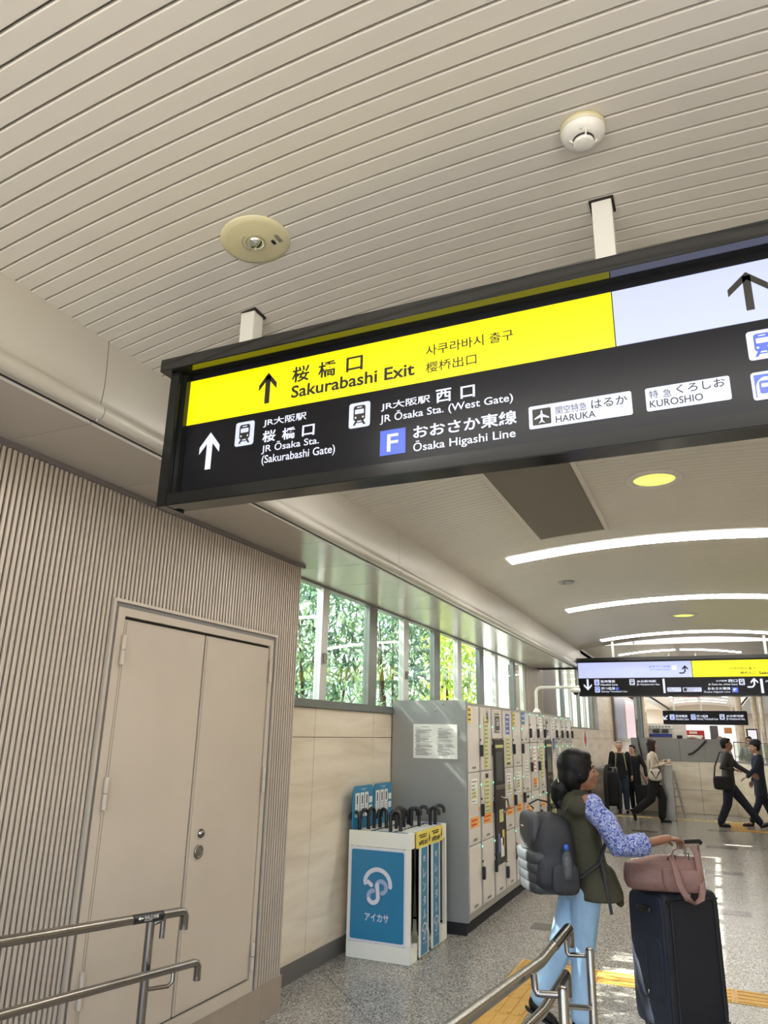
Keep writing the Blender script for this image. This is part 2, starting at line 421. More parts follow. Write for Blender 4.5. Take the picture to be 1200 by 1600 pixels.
S(box('windowsill_left', M_winframe, X_WALL - .1, X_WALL + .03, 4.5, 13.85, 1.86, 1.895, bevel=.004))

# ---- ribbed wall with double door
wr = S(MB().box(X_RIB - .22, X_RIB - .012, -1.6, 4.52, 0, Z_SOF).build('wall_ribbed', M_ribback)); ORG['wall_ribbed'] = Vector()
P = .0285
def rib_mesh(z0, z1):
    b = MB(); w = .0085
    prof = [(-.012, -w), (-.002, -w), (0, -w * .55), (0, w * .55), (-.002, w), (-.012, w)]
    n = len(prof); V = [(x, y, z0) for x, y in prof] + [(x, y, z1) for x, y in prof]
    b.add(V, [(i, i + 1, n + i + 1, n + i) for i in range(n - 1)]); return b
DY0, DY1, DZ1 = 2.70, 4.228, 2.303
full = None; above = None; k = 0
y = 4.505
while y > .35:
    if DY0 < y < DY1:
        if above is None: o = rib_mesh(DZ1, Z_SOF).build('rib', M_rib, wr); above = o.data
        else: o = bpy.data.objects.new('rib', above); C.objects.link(o); o.parent = wr
    else:
        if full is None: o = rib_mesh(.2, Z_SOF).build('rib', M_rib, wr); full = o.data
        else: o = bpy.data.objects.new('rib', full); C.objects.link(o); o.parent = wr
    o.location = (X_RIB, y, 0); y -= P
# return face of ribbed block, plinth, top trim
for q in range(7):
    o = MB().box(X_RIB - .2 + q * .0285, X_RIB - .183 + q * .0285, 4.52, 4.53, .2, Z_SOF).build('rib', M_rib, wr)
pl = S(box('plinth_left', M_plinth, X_RIB - .2, X_RIB + .004, 4.305, 4.53, 0, .2)); 
S(box('plinth_left', M_plinth, X_RIB - .2, X_RIB + .004, 3.0, 4.302, 0, .2))
S(box('plinth_left', M_plinth, X_RIB - .2, X_RIB + .004, -1.6, 2.997, 0, .2))
S(box('trim_1', M_trimgrey, X_RIB - .02, X_RIB + .02, -1.6, 4.54, Z_SOF - .025, Z_SOF - .001))
# door
dr = thing('door_1', (X_RIB, 3.46, .2), None, None, kind='structure')
tw = .03
MB().box(X_RIB - .01, X_RIB + .014, DY0, DY1, DZ1 - .016, DZ1).box(X_RIB - .01, X_RIB + .0135, DY0, DY0 + .016, .2, DZ1 - .0165).box(X_RIB - .01, X_RIB + .0135, DY1 - .016, DY1, .2, DZ1 - .0165).build('outer_trim', M_rib, dr)
MB().box(X_RIB - .01, X_RIB + .003, DY0 + .016, DY1 - .016, DZ1 - .04, DZ1 - .016).box(X_RIB - .01, X_RIB + .003, DY0 + .0165, DY0 + .04, .2, DZ1 - .0405).box(X_RIB - .01, X_RIB + .003, DY1 - .04, DY1 - .0165, .2, DZ1 - .0405).build('grey_reveal', M_trimgrey, dr)
fr = MB(); a0, a1, zt, zb = 2.79, 4.148, 2.222, .265
fr.box(X_RIB - .01, X_RIB + .008, DY0 + .04, a0, .2, DZ1 - .04).box(X_RIB - .01, X_RIB + .008, a1, DY1 - .04, .2, DZ1 - .04).box(X_RIB - .01, X_RIB + .008, a0, a1, zt, DZ1 - .04).box(X_RIB - .01, X_RIB + .008, a0, a1, .2, zb)
fr.build('door_frame', M_door, dr)
box('dark_gap', M_gap, X_RIB - .011, X_RIB - .009, a0, a1, zb, zt, dr)
mid = 3.455
for q, (y0, y1) in enumerate(((a0 + .007, mid - .006), (mid + .006, a1 - .009))):
    lf = MB().box(X_RIB - .008, X_RIB + .004, y0, y1, zb + .010, zt - .016).build('door_leaf', M_door, dr, bevel=.0015)
    MB().box(X_RIB - .004, X_RIB + .006, y0 + .012, y1 - .012, zb + .02, zt - .022).build('leaf_face', M_door, lf, bevel=.002)
for yy, zs in ((a0 + .002, (1.98, 1.31, .5)), (a1 + .002, (1.985, 1.31, .32))):
    for z in zs: 
        hg = MB().tube([(X_RIB + .019, yy, z), (X_RIB + .019, yy, z + .07)], .0125, 10).tube([(X_RIB + .019, yy, z + .074), (X_RIB + .019, yy, z + .145)], .0125, 10).build('hinge', M_trimgrey if False else M_door, dr)
lk = MB().lathe([(.0, 0), (.024, 0), (.024, .008), (.016, .012), (.016, .016), (.0, .016)], (X_RIB + .006, 3.563, 1.127), 20, 'X').build('keyhole', M_steel, dr)
MB().lathe([(0, 0), (.007, 0), (.006, .002), (0, .002)], (X_RIB + .022, 3.563, 1.127), 12, 'X').build('key_slot', M_black, lk)
rh = MB().lathe([(.026, 0), (.036, 0), (.037, .008), (.031, .012), (.026, .006)], (X_RIB + .006, 3.554, 1.035), 24, 'X').build('ring_handle', M_steel, dr)
MB().lathe([(0, 0), (.026, 0), (.026, .001), (0, .001)], (X_RIB + .006, 3.554, 1.035), 24, 'X').build('handle_recess', mat('lock_dark', (70, 66, 62), .35, metal=.8), rh)
MB().tube([(X_RIB + .013, 3.554 + .022 * math.cos(t), 1.03 + .022 * math.sin(t)) for t in [math.radians(200 + a * 14) for a in range(11)]], .003, 8).build('pull', M_steel, rh)

# ---- soffit panels
sf = S(MB().box(X_WALL - .04, -2.2, -1.6, Y_END, Z_SOF + .012, Z_SOF + .03).build('ceiling_soffit', M_gap)); ORG['ceiling_soffit'] = Vector()
y = 1.97 - .667 * 5; sj = []
while y < 13.9: sj.append(y); y += .667
for a, b_ in zip(sj, sj[1:]):
    MB().box(X_WALL if b_ > 4.6 else X_RIB, -2.2, a + .003, min(b_, Y_END) - .003, Z_SOF, Z_SOF + .012).build('panel', M_soffit, sf)
# ---- valance with rolled lip
def valance(y0, y1, name, x0=X_L, zt=3.225, sgn=1, zl=2.86):
    k = (zt - 2.86) / .365
    p = [(x0, zt), (x0 + .004 * sgn, zt - .06), (x0 + .010 * sgn, zt - .14), (x0 + .012 * sgn, zt - .21), (x0 + .008 * sgn, zt - .27), (x0 + .002 * sgn, zt - .295)]
    for t in range(9):
        a = math.radians(75 - t * 24); p.append((x0 + .006 * sgn + .028 * math.cos(a) * sgn, zt - .328 + .034 * math.sin(a)))
    p.append((x0 - .02 * sgn, zt - .36)); n = len(p)
    b = MB(); b.add([(x, y0 + .0015, z) for x, z in p] + [(x, y1 - .0015, z) for x, z in p], [(i, i + 1, n + i + 1, n + i) for i in range(n - 1)], True)
    return b.build(name, M_val, None)
vl = thing('trim_2', (X_L, 5, 3), None, None, kind='structure')
vy = [-1.17, 1.957, 5.09, 8.1, 11.0, Y_END]
for a, b_ in zip(vy, vy[1:]):
    o = valance(a, b_, 'valance_panel'); o.parent = vl; o.location = -Vector((X_L, 5, 3))
o = valance(-1.6, Y_END, 'valance_panel', X_R, sgn=-1); o.parent = vl; o.location = -Vector((X_L, 5, 3))
MB().box(X_L - .03, X_L - .003, -1.6, Y_END, 3.0, 3.24).build('shadow_gap', M_gap, vl)
MB().box(-2.2, -2.15, Y_END - .02, Y_END, 2.86, 3.3).build('end_cap', M_val, vl)

# ---- vault ceiling of slats
ce = S(MB().add([(x, y_, vault(x) + .03) for y_ in (-1.6, Y_END) for x in np.linspace(X_L - .1, X_R + .1, 25)], [(i, i + 1, 26 + i, 25 + i) for i in range(24)]).build('ceiling', M_groove)); ORG['ceiling'] = Vector()
PS = .0655
def slat(b, yc, c=VC, z0=VZ, k=VK, xl=X_L, xr=X_R, n=26, w=.0291):
    xs = np.linspace(xl, xr, n + 1)
    pr = [(-w, .014), (-w, .002), (-w + .003, 0), (w - .003, 0), (w, .002), (w, .014)]; V = []
    for x in xs:
        for dy, dz in pr: V.append((x, yc + dy, vault(x, c, z0, k) + dz))
    q = len(pr)
    b.add(V, [(i * q + j, i * q + j + 1, (i + 1) * q + j + 1, (i + 1) * q + j) for i in range(n) for j in range(q - 1)])
y = 1.498 - PS * 22 - PS / 2
sl = None; far = MB()
while y < Y_END - .03:
    if y < 4.3:
        if sl is None: b = MB(); slat(b, 0); o = b.build('slat', M_slat, ce); sl = o.data
        else: o = bpy.data.objects.new('slat', sl); C.objects.link(o); o.parent = ce
        o.location = (0, y, 0)
    else: slat(far, y, n=20)
    y += PS
o = far.build('far_slats', M_slat, ce); o['kind'] = 'stuff'
# plain near part of the vault, behind the viewer
MB().add([(x, y_, vault(x)) for y_ in (-1.6, .02) for x in np.linspace(X_L, X_R, 13)], [(i, i + 1, 14 + i, 13 + i) for i in range(12)]).build('rear_panel', M_slat, ce)

def ring_strip(x0, x1, y0, y1, dz, c=VC, z0=VZ, k=VK, n=24, th=.01):
    b = MB(); xs = np.linspace(x0, x1, n + 1); V = []
    for x in xs:
        z = vault(x, c, z0, k); V += [(x, y0, z - dz), (x, y1, z - dz), (x, y1, z - dz + th), (x, y0, z - dz + th)]
    F = [(i * 4 + j, i * 4 + (j + 1) % 4, (i + 1) * 4 + (j + 1) % 4, (i + 1) * 4 + j) for i in range(n) for j in range(4)] + [(0, 1, 2, 3), (n * 4, n * 4 + 3, n * 4 + 2, n * 4 + 1)]
    return b.add(V, F)
def arc_light(y, label, c=VC, z0=VZ, k=VK, hw=1.47, split=False, w=.25, group='arched ceiling lights'):
    t = thing('arched_light', (c, y, vault(c, c, z0, k)), label, 'ceiling light', group)
    ring_strip(c - hw - .03, c + hw + .03, y - w / 2 - .07, y + w / 2 + .03, .004, c, z0, k).build('housing', M_slat, t)
    parts = ((c - hw, c - .06), (c + .06, c + hw)) if split else ((c - hw, c + hw),)
    for a, b_ in parts: ring_strip(a, b_, y - w / 2, y + w / 2, .010, c, z0, k).build('diffuser', M_lamp, t)
    if split: box('spine', M_lockframe, c - .05, c + .05, y - 1.6, y + 1.6, z0 - .02, z0 - .004, t)
    return t
arc_light(6.7, 'nearest long white arched light, widest of those below the big sign')
arc_light(9.8, 'second white arched light beyond the yellow round downlight')
arc_light(13.12, 'third white arched light, last under the near vault')
for y, w_ in ((3.5, 'hidden behind the big hanging sign'), (.3, 'right above the viewer')): arc_light(y, 'white arched ceiling light ' + w_, group='arched lights out of the picture')

# ---- second vault beyond y 14
V2 = (-.65, 3.86, .05)
c2 = S(MB().add([(x, y_, vault(x, *V2) + (0 if abs(x + .65) < 2 else 0)) for y_ in (13.95, 54) for x in np.linspace(-2.7, 1.4, 25)], [(i, i + 1, 26 + i, 25 + i) for i in range(24)]).build('ceiling_far', M_slat)); ORG['ceiling_far'] = Vector()
for k in range(11):
    arc_light(16.9 + 3.15 * k, 'split arched light of the far vault, %s' % (('first', 'second', 'third', 'fourth', 'fifth', 'sixth', 'seventh', 'eighth', 'ninth', 'tenth', 'eleventh')[k] + ' beyond the second hanging sign'), *V2, hw=1.45, split=True)
fb = S(MB().box(-5, -2.66, 14.0, 54, 3.52, 3.6).box(1.36, 5, 14.0, 54, 3.3, 3.4).box(-2.75, -2.66, 14, 54, 3.25, 3.7).box(1.36, 1.45, 14, 54, 3.25, 3.7).build('ceiling_side', M_val))
S(MB().box(-5, 3, 13.95, 14.0, 3.3, 4.4).build('wall_step', M_slat))
S(box('wall_far', mat('far_wall', (196, 184, 168), .6), -6, 6, 54, 54.2, 0, 4.2))
S(box('wall_right', M_beigewall, 2.6, 2.8, -1.6, 34, 0, 3.4))
S(box('ceiling_right', M_soffit, X_R + .02, 2.7, -1.6, 14, Z_SOF, Z_SOF + .03))
S(box('ceiling_left_roof', M_gap, -2.94, X_L, -1.6, 14, 3.3, 3.33))

# ---- side end block: ribbed face between the windows
be = S(MB().box(X_WALL - .3, X_WALL - .0, 12.6, 14.0, 0, 2.86).build('wall_pier', M_ribback)); ORG['wall_pier'] = Vector()
for k in range(17): MB().box(X_WALL, X_WALL + .012, 12.62 + .082 * k, 12.67 + .082 * k, 1.9, 2.86).build('rib', M_rib, be)
S(box('wall_pier_face', mat('pier_grey', (140, 131, 126), .45), X_WALL - .3, X_WALL + .01, 14.0, 15.2, 1.86, 4.0))

# ---- windows
def window(n, y0, y1, z0, z1, posts, x=X_WALL):
    w = thing('window_%d' % n, (x, (y0 + y1) / 2, z0), None, None, kind='structure')
    MB().box(x - .06, x + .01, y0, y1, z1 - .02, z1 + .02).box(x - .06, x + .01, y0, y1, z0 - .0, z0 + .03).build('frame', M_winframe, w)
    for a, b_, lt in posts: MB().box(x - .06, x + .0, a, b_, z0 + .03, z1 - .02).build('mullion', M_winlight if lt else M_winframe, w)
    for (a, b_, _), (c_, d_, _) in zip(posts, posts[1:]):
        MB().box(x - .035, x - .031, b_, c_, z0 + .03, z1 - .02).build('pane', M_glass, w)
    return w
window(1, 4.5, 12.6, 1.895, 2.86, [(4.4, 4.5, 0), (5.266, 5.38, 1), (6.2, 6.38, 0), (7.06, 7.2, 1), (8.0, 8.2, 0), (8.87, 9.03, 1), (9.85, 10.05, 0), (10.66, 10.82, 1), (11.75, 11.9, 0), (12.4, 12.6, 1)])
lt_ = [at(x, 1100, 0, X_WALL)[1] for x in (866, 874, 884, 890, 900, 907, 916, 925, 933, 941)]
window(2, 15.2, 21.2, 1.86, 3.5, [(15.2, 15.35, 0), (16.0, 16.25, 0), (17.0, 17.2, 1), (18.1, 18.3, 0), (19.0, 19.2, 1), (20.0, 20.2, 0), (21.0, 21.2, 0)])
for yy in (5.32, 7.13):
    MB().box(X_WALL, X_WALL + .02, yy - .02, yy + .02, 2.22, 2.30).build('window_latch', M_steel_dk, bpy.data.objects['window_1'])

# ---- outside: bushes, fence, building
M_leaf = ramp_mat('leaf_green', [(.3, (90, 128, 56)), (.5, (150, 176, 70)), (.7, (224, 226, 90))], 3, .5, 2)
M_leafd = ramp_mat('leaf_dark', [(.3, (44, 66, 52)), (.5, (104, 134, 104)), (.7, (160, 180, 134))], 4, .5, 2)
for q in (M_leaf, M_leafd):
    n_ = q.node_tree.nodes; l_ = q.node_tree.links; pb = n_['Principled BSDF']; tr = n_.new('ShaderNodeBsdfTranslucent'); mx = n_.new('ShaderNodeMixShader'); mx.inputs[0].default_value = .5
    l_.new(pb.inputs['Base Color'].links[0].from_socket, tr.inputs[0]); l_.new(pb.outputs[0], mx.inputs[1]); l_.new(tr.outputs[0], mx.inputs[2])
    l_.new(mx.outputs[0], [x for x in n_ if x.type == 'OUTPUT_MATERIAL'][0].inputs[0])
M_bark = mat('bark', (92, 76, 60), .8, var=.2, vscale=20)
def bush(x, y, h, rx, ry, nleaf, m, label, kind_name='shrub'):
    t = thing(kind_name, (x, y, 0), label, 'shrub', 'shrubs outside the windows')
    b = MB()
    for k in range(9):
        a = R_.uniform(0, 6.28); tx, ty = x + rx * .6 * math.cos(a), y + ry * .8 * math.sin(a)
        b.tube([(x, y, 0), ((x + tx) / 2, (y + ty) / 2, h * .5), (tx, ty, h * R_.uniform(.75, .97))], [.03, .02, .006], 6)
    b.build('stem', M_bark, t)
    V = []; F = []
    for k in range(nleaf):
        a = R_.uniform(0, 6.28); r = math.sqrt(R_.random()); z = (.45 + .55 * R_.random() ** .8) * h
        s = 1 - max(0, z / h - .8) * 1.2
        c = Vector((x + rx * r * math.cos(a) * s, y + ry * r * math.sin(a), z))
        L = R_.uniform(.05, .1); u = Vector((R_.gauss(0, .5), R_.gauss(0, .5), R_.gauss(-.3, .7))).normalized() * L; v = u.orthogonal().normalized() * L * .22
        v.rotate(Matrix.Rotation(R_.uniform(0, 6.28), 3, u)); i = len(V)
        V += [c - u, c + v, c + u, c - v]; F.append((i, i + 1, i + 2, i + 3))
    o = MB().add(V, F).build('foliage', m, t); o['kind'] = 'stuff'; return t
bush(-3.75, 5.1, 3.3, .3, .75, 2600, M_leaf, 'yellow-green shrub outside the first window pane beside the ribbed wall')
bush(-3.8, 6.9, 3.4, .35, 1.0, 2500, M_leafd, 'dark green shrub outside the second and third panes')
bush(-3.85, 9.05, 3.45, .35, 1.05, 2500, M_leafd, 'dark shrub outside the panes above the first lockers')
bush(-3.85, 11.35, 3.4, .35, 1.15, 2400, M_leaf, 'light green shrub outside the farthest panes above the lockers')
M_out = mat('outside_ground', (150, 147, 140), .8)
S(box('ground', M_out, -30, -3.2, -1.6, 60, -.3, 0)); S(box('added_bounce_ground', M_out, -30, 30, -40, -1.6, -.3, .383))  # slab behind viewer: added, out of view, to bounce daylight up onto near ceiling
fb_ = thing('outside_building', (-14, 12, 0), 'pale building far outside behind the shrubs', 'building')
MB().box(-15, -14, -6, 34, 0, 4.3).build('wall', mat('outside_render', (226, 226, 222), .7), fb_)
for k in range(9): MB().box(-14.02, -13.97, -4 + 4.1 * k, -2.2 + 4.1 * k, 2.2, 3.7).build('window', M_winframe, fb_)

# ================================================================ HANGING SIGNS
def train(fn_, x0, z0, s, parent, fg, bgm, d, name='train_pictogram', frame=None):
    """fn_(u,v,layer)"""
    f = lambda l: (lambda a, b: fn_(a, b, l))
    w = s * .86
    t = flat([rounded(x0, x0 + w, z0, z0 + s, s * .1, 3)], f(d), bgm, parent, name)
    cx = x0 + w / 2
    P_ = [rounded(cx - s * .24, cx + s * .24, z0 + s * .27, z0 + s * .88, s * .1, 4)]
    P_ += [[(cx - .26 * s, z0 + .1 * s), (cx - .17 * s, z0 + .1 * s), (cx - .07 * s, z0 + .28 * s), (cx - .16 * s, z0 + .28 * s)], [(cx + .26 * s, z0 + .1 * s), (cx + .17 * s, z0 + .1 * s), (cx + .07 * s, z0 + .28 * s), (cx + .16 * s, z0 + .28 * s)],
           rect(cx - .16 * s, z0 + .18 * s, cx + .16 * s, z0 + .22 * s)]
    flat(P_, f(d + 1), fg, parent, 'train_symbol')
    flat([rounded(cx - s * .18, cx + s * .18, z0 + s * .54, z0 + s * .72, s * .03, 2), rect(cx - s * .1, z0 + s * .78, cx + s * .1, z0 + s * .82), circ(cx - s * .15, z0 + s * .4, s * .04, 10), circ(cx + s * .15, z0 + s * .4, s * .04, 10)], f(d + 2), bgm, parent, 'train_window')
    return t
def subway(fn_, x0, z0, s, parent, fg, bgm, d):
    f = lambda l: (lambda a, b: fn_(a, b, l)); w = s * .86; cx = x0 + w / 2
    flat([rounded(x0, x0 + w, z0, z0 + s, s * .1, 3)], f(d), bgm, parent, 'subway_pictogram')
    flat([rect(x0 + w * .1, z0 + s * .1, x0 + w * .9, z0 + s * .9)], f(d + 1), fg, parent, 'subway_field')
    arch = [(cx + w * .36 * math.cos(a), z0 + s * .42 + s * .38 * math.sin(a)) for a in np.linspace(0, math.pi, 14)]
    flat([[(cx + w * .36, z0 + s * .1)] + arch + [(cx - w * .36, z0 + s * .1)]], f(d + 2), bgm, parent, 'tunnel_shape')
    flat([rounded(cx - w * .25, cx + w * .25, z0 + s * .2, z0 + s * .66, s * .07, 3)], f(d + 3), fg, parent, 'train_symbol')
    flat([rect(cx - w * .18, z0 + s * .42, cx + w * .18, z0 + s * .56)], f(d + 4), bgm, parent, 'train_window')
def arrow(fn, pts, m, parent): return flat(pts, fn, m, parent, 'arrow')
def up_arrow(cx, z0, s, k=1.):
    """s = full height"""
    w = s * .17; h = s * .74
    hd = .36 * s * k
    return [rect(cx - w / 2, z0, cx + w / 2, z0 + s * .9), [(cx, z0 + s), (cx - hd, z0 + s * .62), (cx - hd, z0 + s * .43), (cx, z0 + s * .80)], [(cx, z0 + s), (cx, z0 + s * .80), (cx + hd, z0 + s * .43), (cx + hd, z0 + s * .62)]]

YS = 2.0
big = thing('direction_sign', (VC, 2.13, 3.4), 'large hanging lit sign with yellow exit band and black lower half, nearest the viewer', 'sign')
XA, XB = -1.79, 1.42
# housing, frame, hood
MB().box(XA + .02, XB - .02, YS + .004, 2.055, 2.475, 3.04).build('housing', M_signblack, big, bevel=.004)
fm = MB(); zf0, zf1 = 2.455, 3.0
fm.box(XA, XA + .045, 1.95, 2.06, zf0, zf1 - .001).box(XB - .045, XB, 1.95, 2.06, zf0, zf1 - .001).box(XA + .0455, XB - .0455, 1.9505, 2.0, zf0 + .0005, zf0 + .046)
fm.box(XA + .045, XA + .062, 1.972, 2.0, zf0 + .046, zf1).box(XA + .0455, XB - .0455, 2.001, 2.058, zf0 + .008, zf0 + .03)
fm.build('frame', M_signblack, big, bevel=.003)
MB().box(XA - .035, XB + .035, 1.925, 2.19, 3.0, 3.052).build('hood', mat('hood_gloss', (24, 25, 26), .07, spec=1.0), big, bevel=.003)
pan = MB().box(XA + .05, XB - .05, YS, YS + .004, 2.49, 3.0).build('face_panel', M_signface, big)
def fs(a, b, l=0): return (a, YS - .0012 - .0009 * l, b)
def p2(px, py): v = at(px, py, 1, YS); return v[0], v[2]
yb, yt = 2.788, 2.975
xl, _ = p2(294, 640); xm, _ = p2(958, 500)
flat([rect(xl, yb, xm, yt)], lambda a, b: fs(a, b, 0), M_yel, pan, 'yellow_band')
flat([rect(xm + .003, yb, XB - .06, yt)], lambda a, b: fs(a, b, 0), M_lav, pan, 'lavender_band')
def T1(s, a, b, m, bold=0., l=1, par=None):
    (u0, v0), (u1, v1) = p2(*a), p2(*b)
    return text(s, (u0, v0, u1, v1), lambda x, z: fs(x, z, l), m, par or pan, bold)
K = M_signyk; Wt = M_litw
# coordinates: lower-left pixel, upper-right pixel of each string
def T1h(s, x0, yb_, x1, h_, m, bold=0., l=1):
    """x0,yb_ = lower-left pixel, x1 = right pixel column, h_ = glyph height in pixels"""
    u0, v0 = p2(x0, yb_); v1 = p2(x0, yb_ - h_)[1]; u1 = p2(x1, yb_ - (x1 - x0) * .18)[0]
    return text(s, (u0, v0, u1, v1), lambda x, z: fs(x, z, l), m, pan, bold)
T1h('桜', 456, 599.5, 483, 24.5, K, .02); T1h('橋', 497, 592, 525, 24.5, K, .02); T1h('口', 541, 582.5, 567, 22.5, K, .02)
T1h('Sakurabashi Exit', 455, 623, 648, 19, K, .022)
T1h('사쿠라바시', 665.5, 557.5, 756, 16.5, K, .01); T1h('출구', 765, 538, 802.5, 16.5, K, .01)
T1h('樱桥出口', 665.5, 584, 745, 16.5, K, .008)
def pxarrow(cx, yb_, ytop, m, k=.85):
    (x0, z0), (x1, z1) = p2(cx[0], yb_), p2(cx[1], ytop)
    flat(up_arrow((x0 + x1) / 2, z0, z1 - z0, k), lambda a, b: fs(a, b, 1), m, pan, 'arrow')
pxarrow((417.4, 420), 630.6, 582.6, K); pxarrow((325, 329.6), 733.6, 676, Wt); pxarrow((1172.8, 1164.7), 485, 425.5, K, 1.15)
T1h('JR大阪駅', 411.5, 668.6, 479, 13, Wt, .014)
T1h('桜', 409.8, 692.4, 430.3, 18, Wt, .02); T1h('橋', 440.5, 688, 461.3, 18, Wt, .02); T1h('口', 472, 682.6, 491.5, 17, Wt, .02)
T1h('JR Ōsaka Sta.', 408.5, 710.5, 498.6, 16.5, Wt, .009); T1h('(Sakurabashi Gate)', 408.5, 728.5, 523.6, 16, Wt, .009)
T1h('JR大阪駅', 595.5, 643.8, 672.4, 13.5, Wt, .014); T1h('西', 681.4, 630.5, 705.6, 20.5, Wt, .02); T1h('口', 720, 623.8, 742.5, 19, Wt, .02)
T1h('JR Ōsaka Sta. (West Gate)', 594, 664.5, 802, 18, Wt, .009); T1h('おおさか東線', 646, 686.5, 808, 20.5, Wt, .02)
T1h('Ōsaka Higashi Line', 646, 710, 806, 20, Wt, .009)
def pt(px, py, hp, blue=False, sub=False):
    x, z = p2(px, py); s = p2(px, py - hp)[1] - z; (subway if sub else train)(lambda a, b, l: fs(a, b, l), x, z, s, pan, M_litblue if blue else M_signyk, M_iconw, 1)
pt(366.6, 699, 36.6); pt(545, 671, 38.6); pt(1171, 565, 46, True); pt(1178, 627, 44, True, True)
x0, z0 = p2(593.7, 713.4); z1 = p2(593.7, 674.5)[1]; x1 = p2(633.8, 705)[0]; flat([rect(x0, z0, x1, z1)], lambda a, b: fs(a, b, 1), M_litblue, pan, 'line_emblem')
T1h('F', 605, 706.6, 622.5, 27, Wt, .012, 2)
for a, b in (((827.5, 672), (986, 611)), ((1011, 644), (1139, 587))):
    (x0, z0), (x1, z1) = p2(*a), p2(*b); flat([rounded(x0, x1, z0, z1, .006, 3)], lambda a, b: fs(a, b, 1), M_iconw, pan, 'white_plate')
(x0, z0), (x1, z1) = p2(833, 666), p2(860.5, 636.5); flat([rounded(x0, x1, z0, z1, .003, 3)], lambda a, b: fs(a, b, 2), K, pan, 'plane_field')
cx, cz, s = (x0 + x1) / 2, (z0 + z1) / 2, (z1 - z0) * .42
flat([[(cx, cz + s), (cx - .13 * s, cz + .7 * s), (cx - .13 * s, cz - .85 * s), (cx + .13 * s, cz - .85 * s), (cx + .13 * s, cz + .7 * s)], [(cx - .13 * s, cz + .35 * s), (cx - s, cz - .2 * s), (cx - s, cz - .38 * s), (cx - .13 * s, cz - .1 * s)], [(cx + .13 * s, cz + .35 * s), (cx + s, cz - .2 * s), (cx + s, cz - .38 * s), (cx + .13 * s, cz - .1 * s)], [(cx - .13 * s, cz - .6 * s), (cx - .4 * s, cz - .9 * s), (cx - .4 * s, cz - s), (cx - .13 * s, cz - .85 * s)], [(cx + .13 * s, cz - .6 * s), (cx + .4 * s, cz - .9 * s), (cx + .4 * s, cz - s), (cx + .13 * s, cz - .85 * s)]], lambda a, b: fs(a, b, 3), M_iconw, pan, 'plane_symbol')
T1h('関空特急', 869, 648.4, 917, 12.5, K, 0, 2); T1h('はるか', 924.4, 639.6, 980.6, 14, K, .008, 2); T1h('HARUKA', 869, 661.4, 931, 10.5, K, .008, 2)
T1h('特', 1015, 624, 1029, 12.5, K, 0, 2); T1h('急', 1036.5, 621.8, 1049.5, 12.5, K, 0, 2); T1h('くろしお', 1057.6, 616, 1133.4, 14, K, .008, 2); T1h('KUROSHIO', 1016, 638, 1099, 11, K, .008, 2)
for x in (-1.564, -.166, 1.235):
    po = MB().box(x - .032, x + .032, 2.10, 2.165, 3.04, vault(x) + .004).build('post', M_white, big, bevel=.002)
    MB().box(x - .04, x + .04, 2.092, 2.173, vault(x) - .004, vault(x) + .006).build('post_collar', M_gap, po)

# ---- second sign
Y2 = 13.3
s2 = thing('direction_sign', (0, Y2, 3.1), 'second lit sign across the hall with lavender band beside yellow band, behind the big one', 'sign')
def q2(px, py, y=Y2): v = at(px, py, 1, y); return v[0], v[2]
XL2 = q2(905, 1088)[0]; Z20 = q2(905, 1088)[1]; Z21 = q2(908, 1029)[1]; zb2 = q2(905, 1060)[1]; zt2 = q2(905, 1036)[1]
MB().box(XL2, 2.9, Y2 + .004, Y2 + .3, Z20, Z21).box(XL2, 2.9, Y2 - .06, Y2 + .3, zt2 + .02, Z21).build('housing', M_signblack, s2, bevel=.004)
pn2 = MB().box(XL2 + .005, 2.88, Y2, Y2 + .004, Z20 + .03, zt2 + .02).build('face_panel', M_signface, s2)
def g2(l): return lambda a, b: (a, Y2 - .003 - .003 * l, b)
xm2 = q2(1081, 1048)[0]
flat([rect(XL2 + .01, zb2, xm2, zt2)], g2(0), M_lav, pn2, 'lavender_band'); flat([rect(xm2 + .01, zb2, 2.87, zt2)], g2(0), M_yel, pn2, 'yellow_band')
def T2(s, a, b, m, bold=0., l=1, y=Y2, par=None, g=None):
    (u0, v0), (u1, v1) = q2(*a, y), q2(*b, y); return text(s, (u0, v0, u1, v1), (g or g2)(l), m, par or pn2, bold)
T2('JPタワー大阪', (1014, 1044), (1047, 1039.5), M_litblue, .01); T2('JP TOWER OSAKA', (1016, 1048), (1047, 1045), M_litblue)
(x0, z0), (x1, z1) = q2(1050, 1047), q2(1057, 1039.5); flat([rect(x0, z0, x1, z1)], g2(1), M_litw, pn2, 'white_plate')
def turn_arrow(cx, cz, s, l, m, par, g):
    w = s * .14
    flat(stroke([(cx - s * .45, cz - s * .3), (cx - s * .1, cz - s * .3), (cx + s * .08, cz - s * .12), (cx + s * .1, cz + s * .35)], w) + [[(cx + .1 * s, cz + s * .5), (cx - .2 * s, cz + .18 * s), (cx - .2 * s, cz + .0 * s), (cx + .1 * s, cz + s * .3), (cx + .4 * s, cz + 0 * s), (cx + .4 * s, cz + .18 * s)]], g(l), m, par, 'arrow')
cx, cz = q2(1069, 1047); turn_arrow(cx, cz, .16, 1, K, pn2, g2)
T2('사쿠라바시 출구', (1140, 1046.5), (1180, 1042), K, .01); T2('樱桥出口', (1157, 1053.5), (1180, 1049), K, .01); T2('Sakurabashi', (1186, 1053.5), (1230, 1048.5), K, .03)
def dn_arrow(px, py, s, par, g, l):
    cx, cz = px, py; a = up_arrow(0, -s / 2, s); flat([[(cx - x, cz - z) for x, z in p] for p in a], g(l), Wt, par, 'arrow')
cx, cz = q2(918.5, 1070); dn_arrow(cx, cz, .19, pn2, g2, 1)
f2 = lambda a, b, l: (a, Y2 - .003 - .003 * l, b)
